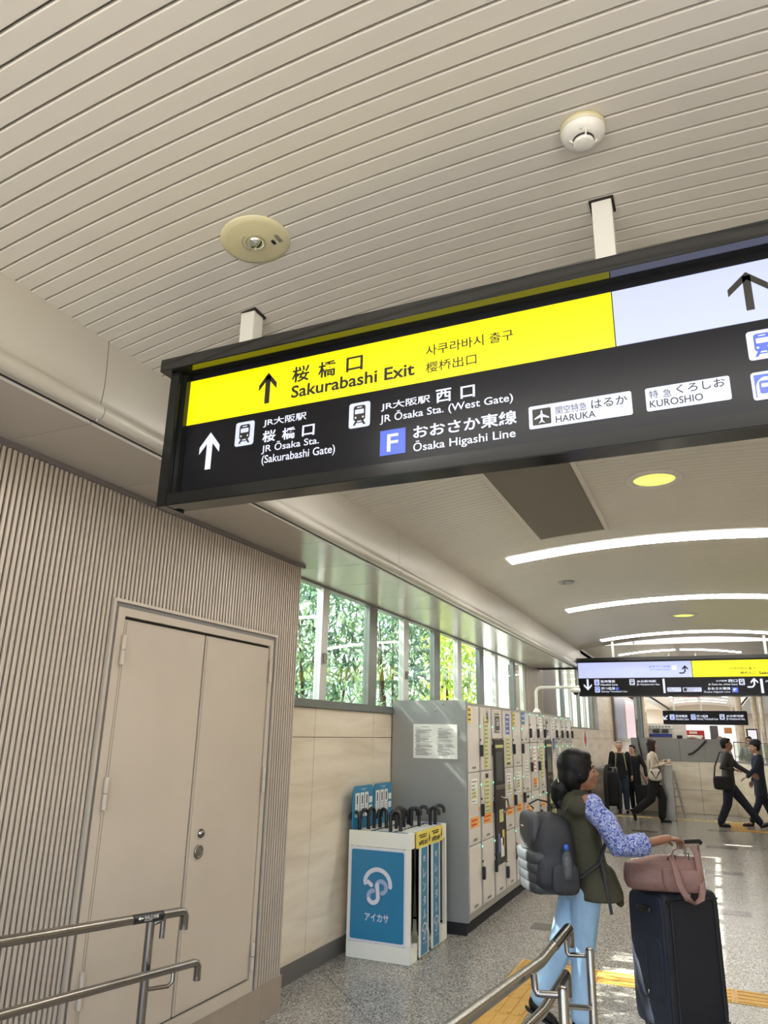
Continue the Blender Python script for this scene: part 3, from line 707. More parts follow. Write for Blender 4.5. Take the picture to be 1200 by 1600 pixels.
for px, py, kind in ((929, 1071, 0), (930, 1082, 1), (984, 1070.5, 0), (1155, 1070.5, 0)):
    x, z = q2(px, py); (subway if kind else train)(f2, x, z, .10, pn2, M_litblue if px < 940 else K, M_iconw, 1)
T2('阪神電車', (939, 1067), (961, 1062.5), Wt, .014); T2('Hanshin Line', (939, 1071.5), (965, 1068), Wt, .01)
T2('四つ橋線', (940, 1078), (961, 1073.5), Wt, .014); T2('Subway Yotsubashi Line', (940, 1082.5), (980, 1079), Wt, .01)
x, z = q2(964.5, 1076); flat([circ(x, z, .028, 14)], g2(1), M_litblue, pn2, 'line_emblem')
T2('JR北新地駅', (995, 1067), (1025, 1062.5), Wt, .014); T2('JR Kitashinchi Sta.', (995, 1071.5), (1031, 1068), Wt, .01)
for px in (1037, 1190):
    (x0, z0), (x1, z1) = q2(px, 1083), q2(px + 1.2, 1060.5); flat([rect(x0, z0, x1, z1)], g2(1), Wt, pn2, 'divider')
T2('JR大阪駅', (1119, 1065.5), (1136, 1062.5), Wt, .012); T2('西口', (1138, 1066), (1152, 1061.5), Wt, .02); T2('JR Ōsaka Sta. (West Gate)', (1107, 1071.5), (1152, 1067), Wt, .01)
T2('おおさか東線', (1106, 1078), (1141, 1073.5), Wt, .02); T2('Ōsaka Higashi Line', (1100, 1083), (1141, 1079), Wt, .01)
(x0, z0), (x1, z1) = q2(1144, 1082), q2(1153, 1074); flat([rect(x0, z0, x1, z1)], g2(1), M_litblue, pn2, 'line_emblem'); T2('F', (1146.5, 1080.5), (1150.5, 1075.5), Wt, .03, 2)
cx, cz = q2(1177, 1068); turn_arrow(cx, cz, .18, 1, Wt, pn2, g2)
T2('JR大阪駅', (1196, 1066), (1216, 1062.5), Wt, .012)
for a, b, s_, e_ in (((1043, 1081), (1064, 1074), '特急くろしお', 'KUROSHIO'), ((1067.5, 1081), (1096, 1074), '関空特急はるか', 'HARUKA')):
    (x0, z0), (x1, z1) = q2(*a), q2(*b); flat([rounded(x0, x1, z0, z1, .008, 2)], g2(1), M_iconw, pn2, 'white_plate')
    o = 6 if 'は' in s_ else 1
    T2(s_, (a[0] + o, a[1] - 3.4), (b[0] - 1, b[1] + 1), K, .0, 2); T2(e_, (a[0] + o, a[1] - 1), (a[0] + o + 10, a[1] - 2.8), K, .0, 2)
(x0, z0), (x1, z1) = q2(1068.5, 1080), q2(1073, 1075); flat([rect(x0, z0, x1, z1)], g2(2), K, pn2, 'plane_field')
for x in (q2(957, 1025)[0], .9): MB().box(x - .02, x + .02, Y2 + .1, Y2 + .14, Z21, vault(x) + .004).build('post', M_lockside, s2)

# ---- third sign
Y3 = 20.5
s3 = thing('direction_sign', (-.2, Y3, 3), 'small black sign with white lettering hanging farthest, above the stone parapet', 'sign')
(x0, z0), (x1, z1) = q2(1037, 1131.5, Y3), q2(1167, 1111, Y3)
pn3 = MB().box(x0, x1, Y3, Y3 + .25, z0, z1).build('housing', M_signface, s3, bevel=.006)
g3 = lambda l: (lambda a, b: (a, Y3 - .004 - .003 * l, b)); f3 = lambda a, b, l: (a, Y3 - .004 - .003 * l, b)
def T3(s, a, b, bold=.012): T2(s, a, b, Wt, bold, 1, Y3, pn3, g3)
cx, cz = q2(1040, 1121, Y3); 
a_ = up_arrow(0, -.07, .15); ca, sa = math.cos(math.radians(135)), math.sin(math.radians(135))
flat([[(cx + x * ca - z * sa, cz + x * sa + z * ca) for x, z in p] for p in a_], g3(1), Wt, pn3, 'arrow')
for px, k in ((1047, 0), (1080, 1), (1125, 0)):
    x, z = q2(px, 1124.5, Y3); (subway if k else train)(f3, x, z, .13, pn3, M_litblue if px < 1100 else K, M_iconw, 1)
T3('阪神電車', (1056, 1121), (1074, 1117)); T3('Hanshin Line', (1056, 1125), (1076, 1122))
T3('四つ橋線', (1089, 1121), (1106, 1117)); T3('Subway Yotsubashi Line', (1089, 1125.5), (1122, 1122))
T3('JR北新地駅', (1135, 1121), (1162, 1117)); T3('JR Kitashinchi Sta.', (1135, 1125.5), (1164, 1122))
for px in (1053, 1096, 1143):
    x = q2(px, 1111, Y3)[0]; MB().box(x - .02, x + .02, Y3 + .08, Y3 + .12, z1, vault(x, *V2) + .01).build('post', M_white, s3)

# ================================================================ CEILING FIXTURES
def vz(x): return vault(x)
e = thing('emergency_light', (-1.31, 1.768, vz(-1.31)), 'round cream emergency light disc with small clear bulb on the near slats', 'ceiling light')
tilt = Matrix.Translation((-1.31, 1.768, vz(-1.31))) @ Matrix.Rotation(math.atan(2 * VK * (1.31 - .184)) * -1, 4, 'Y') @ Matrix.Translation((1.31, -1.768, -vz(-1.31)))
c0 = (-1.31, 1.768, vz(-1.31))
MB().lathe([(0, -.012), (.10, -.011), (.120, -.004), (.125, .006), (0, .006)], c0, 48).build('cover', M_cream, e, T=tilt)
MB().lathe([(.0, -.034), (.014, -.032), (.028, -.022), (.036, -.012), (0, -.012)], c0, 24).build('lens', mat('chrome', (226, 226, 210), .08, metal=1.), e, T=tilt)
MB().box(c0[0] + .052, c0[0] + .062, c0[1] + .018, c0[1] + .038, c0[2] - .0145, c0[2] - .011).build('charge_lamp', M_black, e, T=tilt)
b = MB()
for k in range(9):
    a = math.radians(150 + 12 * k); b.box(c0[0] + .046 * math.cos(a) - .003, c0[0] + .046 * math.cos(a) + .003, c0[1] + .046 * math.sin(a) - .0015, c0[1] + .046 * math.sin(a) + .0015, c0[2] - .0128, c0[2] - .0118)
for k in range(4): b.box(c0[0] + .075 + .004 * k, c0[0] + .0765 + .004 * k, c0[1] - .0, c0[1] + .04, c0[2] - .0128, c0[2] - .0112)
b.build('print_marks', M_ink, e, T=tilt)
dc = (-.175, 1.774, 3.4)
d = thing('smoke_detector', dc, 'white round smoke detector above the big sign', 'smoke detector')
MB().lathe([(0, -.02), (.062, -.02), (.066, -.012), (.066, 0), (0, 0)], dc, 40).build('base', M_cream, d)
MB().lathe([(0, -.046), (.036, -.045), (.055, -.036), (.064, -.022), (.064, -.018), (0, -.018)], dc, 40).build('body', M_white, d)
MB().lathe([(0, -.052), (.031, -.052), (.031, -.045), (0, -.045)], dc, 30).build('inlet_ring', M_black, d)
MB().lathe([(0, -.062), (.024, -.062), (.03, -.058), (.03, -.052), (0, -.052)], dc, 30).build('sensor_cap', M_white, d)
b = MB()
for k in range(4):
    a = math.radians(20 + 90 * k); b.tube([(dc[0] + .026 * math.cos(a), dc[1] + .026 * math.sin(a), dc[2] - .056), (dc[0] + .04 * math.cos(a), dc[1] + .04 * math.sin(a), dc[2] - .046)], .003, 8)
b.ell((dc[0] + .0, dc[1] - .048, dc[2] - .043), .004, 8, 6); b.build('bracket', M_white, d)
for k, (px, py, y, r, lab) in enumerate(((1022, 748, 5.037, .19, 'round yellow downlight before the nearest arched light'), (1068, 961, 11.29, .19, 'small yellow downlight between second and third arched lights'))):
    x = -.205 if k == 0 else -.24; z = vz(x)
    t = thing('downlight', (x, y, z), lab, 'ceiling light')
    MB().lathe([(r * .72, -.004), (r * .74, -.014), (r * .97, -.012), (r, 0), (r * .72, 0)], (x, y, z), 48).build('trim_ring', M_slat, t)
    MB().lathe([(0, -.006), (r * .73, -.006), (r * .73, 0), (0, 0)], (x, y, z), 40).build('diffuser', M_down, t)
for x, y, r, lab, cm in ((-1.373, 8.075, .105, 'thin flush speaker ring on the slats left of the second arched light', 'speaker'), (-1.16, 13.55, .1, 'small ceiling fitting on a stem near the vault end', 'ceiling fitting')):
    z = vz(x); t = thing('ceiling_speaker' if cm == 'speaker' else 'ceiling_sensor', (x, y, z), lab, cm)
    MB().lathe([(r * .88, -.008), (r, -.006), (r, 0), (r * .88, 0)], (x, y, z), 36).build('ring', M_lockside, t)
    MB().lathe([(0, -.004), (r * .88, -.004), (r * .88, 0), (0, 0)], (x, y, z), 36).build('grille', M_slat, t)
    MB().lathe([(0, -.03 if cm == 'speaker' else -.09), (.012, -.028 if cm == 'speaker' else -.09), (.012, 0), (0, 0)], (x, y, z), 12).build('stem', M_lockside, t)
# dark perforated panel
M_perf = mat('perforated_dark', (112, 106, 97), .6, var=.08, vscale=60)
t = thing('air_grille', (-.96, 5.1, 3.37), 'dark grey perforated rectangular ceiling panel framed with pale strips', 'ceiling panel')
ring_strip(-1.235, -.69, 4.1, 6.17, .006, n=12).build('perforated_sheet', M_perf, t)
for xx in (-1.25, -.665): ring_strip(xx - .016, xx + .016, 4.08, 6.19, .014, n=1, th=.014).build('side_strip', M_slat, t)
ring_strip(-1.26, -.65, 6.17, 6.20, .014, n=8, th=.014).build('end_strip', M_slat, t)

# ================================================================ LOCKERS
XF = -2.15; XBK = -2.88; ZT = 1.975
cols = [6.79, 7.215, 7.655, 8.09, 8.53, 8.965, 9.41, 9.85, 10.27, 10.70, 11.12, 11.55, 11.98, 12.41]
def fl(a, b, l=0): return (XF + .017 + .0015 * (l + 1), a, b)     # a = y, b = z
def sticker(y, z, w, h_, m, par, lines=0, ink=M_ink, name='sticker', l=0):
    s = flat([rect(y - w / 2, z - h_ / 2, y + w / 2, z + h_ / 2)], lambda a, b: fl(a, b, l), m, par, name)
    if lines:
        P_ = []
        for k in range(lines):
            zz = z + h_ / 2 - h_ * (k + .7) / (lines + .4); L = w * R_.uniform(.5, .82)
            P_.append(rect(y - w * .41, zz - h_ * .13 / lines, y - w * .41 + L, zz + h_ * .13 / lines))
        flat(P_, lambda a, b: fl(a, b, l + 1), ink, par, 'print_marks')
    return s
def locker_col(k, splits, label, terminal=False, style=0):
    y0, y1 = cols[k], cols[k + 1]; t = thing('coin_locker', (XF, (y0 + y1) / 2, 0), label, 'locker', 'coin locker columns along the left wall')
    MB().box(XBK, XF, y0 + .001, y1 - .001, .1, ZT).build('cabinet', M_lockframe, t)
    MB().box(XBK, XF - .02, y0, y1, 0, .1).build('kickplate', M_rubber, t)
    MB().box(XF, XF + .02, y1 - .045, y1 - .004, .16, ZT - .03).build('lock_strip', M_lockframe, t)
    zs = [ZT - .025] + splits + [.16]
    da, db = y0 + .012, y1 - .05
    for q, (zt, zb) in enumerate(zip(zs, zs[1:])):
        if terminal and q == 1:
            pc = MB().box(XF, XF + .03, da, db + .03, zb + .01, zt - .01).build('terminal_panel', M_black, t, bevel=.003)
            ff = lambda a, b: (XF + .0325, a, b); ym = (da + db) / 2
            flat([rect(da + .05, zt - .42, db - .06, zt - .13)], ff, M_screen, pc, 'screen')
            flat([rect(da + .03, zt - .09, db - .02, zt - .06)], ff, M_limepaper, pc, 'sticker')
            flat([rect(ym - .06, zt - .82, ym + .1, zt - .70)], ff, M_limepaper, pc, 'sticker'); flat([rect(ym + .04, zt - 1.05, ym + .12, zt - .9)], ff, M_yelpaper, pc, 'sticker')
            flat([rect(ym - .12, zt - 1.1, ym - .06, zt - .92)], ff, M_bluepaper, pc, 'sticker'); flat([rect(ym - .03, zt - 1.15, ym + .1, zt - .97)], ff, M_paper, pc, 'sticker')
            MB().tube([(XF + .03, ym, zt - .58), (XF + .09, ym + .06, zt - .6), (XF + .1, ym + .08, zt - .68), (XF + .04, ym + .05, zt - .74)], .012, 8).build('card_reader', M_steel_dk, pc)
            MB().box(XF + .03, XF + .045, da + .04, db - .04, zt - .5, zt - .46).build('coin_slot', M_steel_dk, pc)
            continue
        dd = MB().box(XF, XF + .016, da, db, zb + .005, zt - .005).build('locker_door', M_lockdoor, t, bevel=.002)
        if terminal and q == 0:
            ym = (da + db) / 2; flat([rounded(ym - .1, ym + .1, zb + .06, zt - .05, .01, 3)], lambda a, b: fl(a, b, 0), mat('label_dark', (74, 76, 72), .5), dd, 'number_plate')
            flat([rounded(ym - .088, ym + .088, zb + .075, zt - .065, .008, 3)], lambda a, b: fl(a, b, 1), M_paper, dd, 'number_border')
            flat([rounded(ym - .08, ym + .08, zb + .085, zt - .075, .008, 3)], lambda a, b: fl(a, b, 2), mat('label_dark', (74, 76, 72), .5), dd, 'number_field')
            text('G4' if k == 2 else 'G5', (ym - .055, zb + .13, ym + .055, zb + .21), lambda a, b: fl(a, b, 3), M_paper, dd, .03)
            continue
        zl = zb + .26 if (zt - zb) > .5 else zb + .17
        if q == 0: zl = zt - .42 if (zt - zb) > .5 else zt - .24
        elif (zt - zb) > .5: zl = zb + .28
        if k == 2: zl = zb + .16
        MB().box(XF + .02, XF + .05, y1 - .046, y1 - .008, zl - .055, zl + .055).build('lock', M_black, dd, bevel=.004)
        MB().box(XF + .02, XF + .026, y1 - .03, y1 - .018, zl + .22, zl + .236).build('indicator', M_green_led, dd)
        MB().tube([(XF + .02, y1 - .024, zl + .1), (XF + .032, y1 - .024, zl + .1)], .008, 8).build('keyhole', M_black, dd)
        ym = (da + db) / 2
        sticker(ym + .0, zb + .04, .12, .02, M_ink, dd)
        if q == 0:
            if k in (0, 4): sticker(da + .055, zt - .09, .1, .15, M_yelpaper, dd, 3, M_signyk)
            if k == 1: sticker(ym, zt - .33, .15, .5, M_limepaper, dd) ; sticker(ym, zt - .36, .15, .48, M_limepaper, dd, 12, l=1); sticker(ym + .06, zt - .1, .09, .14, M_lockframe, dd, 3)
            if k == 3: sticker(ym, zt - .15, .18, .22, M_bluepaper, dd, 4, M_paper); sticker(ym, zt - .44, .19, .3, M_limepaper, dd, 7)
            if k == 5: sticker(da + .08, zt - .07, .16, .14, mat('blue_notice', (70, 130, 190), .5), dd, 2, M_paper)
            if k in (7, 9, 11): sticker(ym, zt - .12, .16, .18, M_paper, dd, 4)
            if k == 9: sticker(ym, zt - .38, .16, .16, M_bluepaper, dd, 3)
            if k == 10: sticker(ym, zt - .3, .1, .1, M_paper, dd, 3)
        if q == 1:
            if k in (0, 3, 4): sticker(ym - .01, zt - .17, .2, .22, M_paper, dd, 6); sticker(ym - .01, zt - .2, .13, .07, M_limepaper, dd, 2, l=2)
            if k == 1: sticker(ym, zt - .24, .18, .32, M_limepaper, dd, 8); sticker(ym, zt - .05, .09, .04, M_gap, dd)
            if k in (0, 1, 3, 4): sticker(ym, zb + .19, .27, .09, M_orange, dd, 2, M_red); sticker(db - .04, zb + .3, .06, .03, M_orange, dd)
            if k in (5,): sticker(ym, zt - .3, .16, .2, M_paper, dd, 5)
            if k == 6: sticker(ym, zt - .2, .17, .3, M_paper, dd, 6, M_red); sticker(ym, zb + .1, .22, .09, M_orange, dd, 2, M_red)
            if k == 7: sticker(ym, zt - .25, .17, .42, M_limepaper, dd, 9)
            if k in (9, 10, 12): sticker(ym, zt - .14, .14, .14, M_paper, dd, 4)
        if q == 2 and k in (5, 7): sticker(ym, zt - .18, .22, .09, M_orange, dd, 2, M_red); sticker(ym, zt - .05, .12, .03, M_gap, dd)
    return t
A3 = [1.338, .708]; B4 = [1.597, 1.03, .45]
labs = ['first coin locker column, beside the grey side panel, yellow tag at its top left corner', 'second coin locker column, with a tall lime notice on its upper door',
        'locker column with black payment terminal and dark G number plate, nearer of two', 'locker column with a blue sticker on top, just past the near payment terminal',
        'locker column with yellow tag, two past the near payment terminal', 'locker column topped with a bright blue notice at its upper left corner',
        'locker column with small top door and a red-lettered white notice below', 'locker column with tall lime notice, just before the far payment terminal',
        'locker column with black payment terminal, farther of two, above the woman', 'locker column with violet sticker, just past the far payment terminal',
        'plain locker column, fourth from the far end of the row', 'locker column with white notice near the far end of the row', 'last locker column at the far end of the row']
for k in range(13):
    if k == 2: locker_col(k, [1.64, .425], labs[k], True)
    elif k == 8: locker_col(k, [1.63, .425], labs[k], True)
    elif k < 5: locker_col(k, A3, labs[k])
    else: locker_col(k, B4, labs[k])
sp = thing('locker_end_panel', (-2.5, 6.78, 0), 'tall flat grey steel end panel of the locker row holding a white notice', 'locker panel')
MB().box(-2.888, XF + .016, 6.755, 6.788, .1, 1.99).build('sheet', M_lockside, sp, bevel=.003)
MB().box(-2.888, XF - .01, 6.765, 6.788, 0, .1).build('kickplate', M_rubber, sp)
for x, z in ((-2.44, 1.9), (-2.36, 1.95)): MB().lathe([(0, 0), (.013 if z < 1.93 else .005, 0), (.01 if z < 1.93 else .005, -.006), (0, -.006)], (x, 6.755, z), 14, 'Y').build('rivet', M_lockframe if z < 1.93 else M_black, sp)
nt_ = thing('notice_sheet', (-2.44, 6.75, 1.6), 'white two-column printed notice stuck on the grey locker end panel', 'notice')
fy = lambda y: (lambda a, b: (a, y, b))
MB().box(-2.665, -2.222, 6.751, 6.754, 1.457, 1.768).build('sheet', M_paper, nt_)
P_ = [rect(-2.58, 1.74, -2.50, 1.744)]
for cx in (-2.645, -2.42):
    z = 1.728
    while z > 1.48:
        L = R_.uniform(.1, .18) if R_.random() < .8 else .05
        if R_.random() < .9: P_.append(rect(cx + R_.choice((0, .01)), z, cx + L, z + .0032))
        z -= .0068
flat(P_, fy(6.7502), M_ink, nt_, 'print_marks')

# CCTV on its arm
cy = 10.1; bx = -2.33; zc = at(870, 1074, 1, cy)[2]
cv = thing('security_camera', (bx, cy, ZT), 'white dome security camera on a bent white arm above the lockers', 'security camera')
xc_ = at(838, 1090, 1, cy)[0]; xe_ = at(899, 1074, 1, cy)[0]
bend = [(xc_, cy, ZT), (xc_, cy, zc - .07)] + [(xc_ + .07 - .07 * math.cos(a), cy, zc - .07 + .07 * math.sin(a)) for a in np.linspace(.3, math.pi / 2, 5)] + [(xe_ + .05, cy, zc)]
MB().tube(bend, .021, 12).build('arm', M_white, cv)
MB().lathe([(0, 0), (.06, 0), (.05, .02), (.024, .06), (0, .06)], (xc_, cy, ZT), 20).build('foot', M_white, cv)
MB().lathe([(0, 0), (.06, 0), (.065, -.03), (.055, -.055), (0, -.055)], (xe_, cy, zc - .015), 24).build('housing', M_white, cv)
MB().ell((xe_, cy, zc - .07), (.04, .04, .035)).build('dome', mat('dome_dark', (40, 40, 42), .08), cv)

# ================================================================ UMBRELLA RENTAL STAND
sx0, sx1, sy0, sy1 = -2.83, -2.29, 5.75, 6.62
st = thing('umbrella_stand', (-2.56, 6.2, 0), 'white and blue umbrella rental stand against the stone wall', 'umbrella stand')
e_ = .0008
b = MB().box(sx0, sx1, sy0, sy0 + .05, 0.001, .115).box(sx0 + .002, sx1 - .002, sy1 - .05, sy1, 0.001, .114).box(sx1 - .035, sx1 - e_, sy0 + .051, sy0 + .16, .001, .1142).box(sx1 - .034, sx1 - e_, sy1 - .14, sy1 - .051, .001, .1138)
b.box(sx0 + .003, sx0 + .03, sy0 + .052, sy1 - .052, .002, .9).box(sx0 + .031, sx1 - .036, sy0 + .051, sy1 - .051, .002, .03)
b.build('base', M_standw, st)
MB().box(sx0, sx1, sy0, sy0 + .02, .8, .915).build('front_band', M_standw, st, bevel=.002)
MB().box(sx1 - .03, sx1 - e_, sy0 + .021, sy0 + .10, .801, .914).build('side_band', M_standw, st)
MB().box(sx1 - .03, sx1 - e_, sy1 - .1, sy1 - .021, .801, .914).build('side_band', M_standw, st)
MB().box(sx0 + .001, sx1 - .001, sy1 - .02, sy1, .8, .915).build('rear_band', M_standw, st)
for (x, y) in ((sx0 + .001, sy0 + .001), (sx1 - .031, sy0 + .001), (sx1 - .031, sy1 - .031), (sx0 + .001, sy1 - .031)): MB().box(x, x + .03, y, y + .03, .116, .799).build('post', M_standw, st)
b = MB().box(sx0 + .012, sx1 - .012, sy0 - .001, sy0 + .0005, .117, .798); ep = b.build('end_panel', M_standw, st)
fe = lambda l: (lambda a, b: (a, sy0 - .001 - .0012 * (l + 1), b))
flat([rounded(sx0 + .02, sx1 - .035, .12, .792, .02, 4)], fe(0), M_logo, ep, 'poster_border'); flat([rounded(sx0 + .032, sx1 - .05, .135, .777, .016, 4)], fe(1), M_aikblue, ep, 'poster_field')
for x in (sx0 + .03, -2.57, sx1 - .05):
    for z in (.79 + .008, .118): MB().lathe([(0, 0), (.004, 0), (.004, -.004), (0, -.004)], (x, sy0 + .003, z), 8, 'Y').build('screw', M_gap, ep)
def aika(cx, cz, s, g, l, par):
    arc = [(cx + s * .42 * math.cos(math.radians(a)), cz + s * .42 * math.sin(math.radians(a)) * .98) for a in np.linspace(-4, 178, 22)]
    flat(stroke(arc + [(cx - .30 * s, cz + .06 * s), (cx - .2 * s, cz - .02 * s)], s * .12), g(l), M_logo, par, 'logo')
    h1 = [(cx + .13 * s + .16 * s * math.cos(math.radians(a)), cz - .06 * s + .16 * s * math.sin(math.radians(a))) for a in np.linspace(-80, 180, 16)]
    h2 = [(cx - .13 * s + .16 * s * math.cos(math.radians(a)), cz - .33 * s + .16 * s * math.sin(math.radians(a))) for a in np.linspace(90, 360, 16)]
    flat(stroke(h1, s * .12) , g(l + 1), M_logo2, par, 'logo'); flat(stroke(h2, s * .12), g(l + 1), M_logo2, par, 'logo')
    flat(stroke([(cx - .0 * s, cz + .0 * s), (cx + .03 * s, cz - .33 * s)] + [(cx - .13 * s + .16 * s * math.cos(math.radians(a)), cz - .33 * s + .16 * s * math.sin(math.radians(a))) for a in np.linspace(0, -150, 8)], s * .12), g(l + 2), M_logo, par, 'logo')
aika(-2.566, .53, .265, fe, 2, ep)
text('アイカサ', (-2.67, .268, -2.465, .325), fe(2), M_logo, ep, .02)
# blue slanting banners on the aisle side
for q, y in enumerate((6.03, 6.31)):
    bn = MB().box(sx1 + .0, sx1 + .012, y - .09, y + .10, .012, .87).build('side_post', M_standw, st)
    T_ = lambda l: (lambda a, b: (sx1 + .0135 + .0012 * l, a, b))
    flat([rect(y - .07, .02, y + .075, .79)], T_(0), M_aikblue, bn, 'banner')
    for c_, z in zip('傘レンタル', (.70, .60, .50, .40, .30)): text(c_, (y - .03, z - .035, y + .035, z + .035), T_(1), M_logo, bn, .02)
    aika(y + .005, .185, .12, T_, 1, bn); text('アイカサ', (y - .035, .085, y + .045, .105), T_(1), M_logo, bn, .01)
yb_ = MB().box(sx1, sx1 + .014, 5.87, 6.49, .795, .915).build('price_strip', M_yelpaper, st)
for y in (6.03, 6.33):
    T_ = lambda a, b: (sx1 + .0155, a, b)
    text('24時間 280円', (y - .13, .81, y + .08, .85), T_, M_signyk, yb_, .02); flat([rect(y - .13, .885, y + .05, .893), rect(y - .1, .868, y + .04, .877)], T_, M_signyk, yb_, 'print_marks')
    flat([[(y + .1, .845), (y + .115, .9), (y + .13, .845), (y + .115, .815)]], T_, M_signyk, yb_, 'umbrella_mark')
# top grid bars
for k in range(12):
    y = sy0 + .05 + k * .068; MB().box(sx0 + .03, sx1 - .03, y, y + .03, .895, .91).build('top_bar', M_standw, st)
MB().box(-2.66, -2.645, sy0 + .02, sy1 - .02, .905, .913).box(-2.47, -2.455, sy0 + .02, sy1 - .02, .905, .913).build('top_rail', M_gap, st)
MB().box(sx0 + .25, sx1 - .05, sy0 + .03, sy0 + .07, .911, .914).build('blue_label', M_aikblue, st)
MB().box(sx1 - .2, sx1 - .04, sy1 - .1, sy1 - .02, .911, .914).build('blue_label', M_bluepaper, st)
# backboards
for q, (a, b_) in enumerate(((5.77, 6.16), (6.18, 6.58))):
    bd = MB().prism(rounded(a, b_, .9, 1.245, .045, 4), lambda y, z, t: (sx0 + .012 + .01 * t, y, z)).build('backboard', M_aikblue, st)
    T_ = lambda y, z: (sx0 + .0235, y, z); w = (b_ - a)
    T2_ = lambda y, z: (sx0 + .0245, y, z)
    for f0, f1 in ((.08, .29), (.33, .52), (.56, .74)):
        flat([rect(a + w * f0, 1.0, a + w * f1, 1.19)], T_, M_paper, bd, 'leaflet'); flat([rect(a + w * (f0 + .06), 1.08 - .02 * k, a + w * (f1 - .06), 1.085 - .02 * k) for k in range(3)] + [rect(a + w * (f0 + .07), 1.1, a + w * (f0 + .12), 1.17)], T2_, M_gap, bd, 'print_marks')
    flat([rect(a + w * .78, 1.03, a + w * .95, 1.08), rect(a + w * .78, 1.10, a + w * .95, 1.15)], T_, M_paper, bd, 'leaflet')
    text('アイカサ', (a + w * .35, 1.205, a + w * .6, 1.225), T_, M_paper, bd, .01)
# umbrellas
def umbrella(x, y, rot, zt, label):
    t = thing('umbrella', (x, y, .05), label, 'umbrella', 'black crook-handled rental umbrellas in the stand')
    d = Vector((math.cos(rot), math.sin(rot), 0)); R = .040
    p = [Vector((x, y, .84)), Vector((x, y, zt - R))] + [Vector((x, y, zt - R)) + d * (R - R * math.cos(a)) + Vector((0, 0, R * math.sin(a))) for a in np.linspace(.35, math.pi + .25, 10)] + [Vector((x, y, zt - R)) + d * R * 2 + Vector((0, 0, -.02))]
    MB().tube(p, .0150, 12).build('handle', M_black, t)
    MB().tube([(x, y, .06), (x, y, .12), (x, y, .5), (x, y, .8), (x, y, .85)], [.006, .018, .03, .024, .012], 10).build('canopy', M_black, t)
U = [(-2.77, 5.82, 3.3), (-2.74, 5.93, 4.2), (-2.72, 6.0, 4.6), (-2.70, 6.08, 4.9), (-2.62, 6.03, 2.6), (-2.50, 5.84, .4), (-2.45, 5.93, 2.9), (-2.55, 6.08, 1.2), (-2.52, 6.18, 4.0), (-2.60, 6.25, .6), (-2.50, 6.30, .3), (-2.44, 6.33, .2), (-2.56, 6.38, .3), (-2.38, 6.45, .1), (-2.36, 6.52, .5)]
for q, (x, y, r) in enumerate(U):
    lab = {0: 'black umbrella handle hooked at the left front corner of the stand', 5: 'black umbrella handle nearest the viewer at the front edge of the stand', 13: 'black umbrella standing apart at the far right of the stand, nearer of two', 14: 'black umbrella at the far right end of the stand, behind its neighbour'}.get(q) or 'black crook umbrella handle, ' + {1: 'second from the front along the wall', 2: 'third from the front along the wall', 3: 'fourth from the front along the wall', 4: 'just behind the frontmost pair, turned toward the wall', 6: 'second row from the front, right of centre', 7: 'third row from the front, near the middle', 8: 'middle of the stand, turned toward the viewer', 9: 'middle of the stand, nearest the rear backboard', 10: 'middle of the stand, centre of a tight trio', 11: 'middle of the stand, on the aisle side', 12: 'behind the tight trio, before the gap'}[q]
    umbrella(x, y, r, 1.045 + .012 * (q % 3), lab)

# ================================================================ HANDRAILS
PR = .019
def px_on(px, py, ax, v): return at(px, py, ax, v)
XRL = -2.3
lr = thing('handrail', (XRL, 2.6, 0), 'double steel handrail with black plate before the beige double door', 'handrail')
def rline(y, z3, sl=-.0905): return z3 + sl * (y - 3.0)
def rail_left(zend, yend, name):
    pts = [(XRL, -1.5, rline(-1.5, zend)), (XRL, yend - .03, rline(yend - .03, zend)), (XRL, yend - .012, rline(yend, zend) - .004), (XRL, yend, rline(yend, zend) - .02), (XRL, yend, rline(yend, zend) - .075)]
    return MB().tube(pts, PR if name == 'upper_rail' else .017, 16).build(name, M_steel, lr)
up = rail_left(.885, 3.0, 'upper_rail'); lw = rail_left(.662, 3.13, 'lower_rail')
y0, y1 = 2.645, 2.835
plate = MB(); 
n = 8
V = []
for yy in (y0, y1):
    for k in range(n + 1):
        a = math.radians(-70 + 140 * k / n); V.append((XRL + (PR + .0015) * math.cos(a), yy, rline(yy, .885) + (PR + .0015) * math.sin(a)))
plate.add(V, [(k, k + 1, n + 2 + k, n + 1 + k) for k in range(n)], True); pp = plate.build('braille_plate', M_black, up)
def onpl(y, h_): a = h_ / PR; return (XRL + (PR + .003) * math.cos(a), y, rline(y, .885) + (PR + .003) * math.sin(a))
text('サイバンコン方面', (y0 + .055, -.002, y1 - .03, .009), onpl, M_paper, up, .01) if False else None
text('改札口方面', (y0 + .06, -.003, y1 - .04, .009), onpl, M_paper, up, .01)
flat([[(y0 + .02, .003), (y0 + .035, .009), (y0 + .035, -.003)], rect(y0 + .033, .001, y0 + .052, .005), rect(y0 + .06, -.008, y0 + .11, -.0055)], onpl, M_paper, up, 'arrow')
for yy in (1.93, 2.855):
    zfl = .62 * (3.9 - yy) / 8.9
    ps = MB().tube([(XRL - .07, yy, zfl), (XRL - .07, yy, rline(yy, .885) - .03)], .019, 14).tube([(XRL - .03, yy + .035, rline(yy, .662) + .12), (XRL - .03, yy + .035, rline(yy, .885) - .02)], .012, 10).build('post', M_steel, lr)
    MB().tube([(XRL, yy + .02, rline(yy, .885)), (XRL - .03, yy + .03, rline(yy, .885) - .03), (XRL - .07, yy, rline(yy, .885) - .05)], .009, 8).build('bracket', M_steel, ps)
    MB().tube([(XRL, yy + .1, rline(yy, .662)), (XRL, yy + .1, rline(yy, .662) - .06), (XRL - .01, yy + .085, rline(yy, .662) - .075), (XRL - .07, yy, rline(yy, .662) - .075)], .009, 8).build('bracket', M_steel, ps)

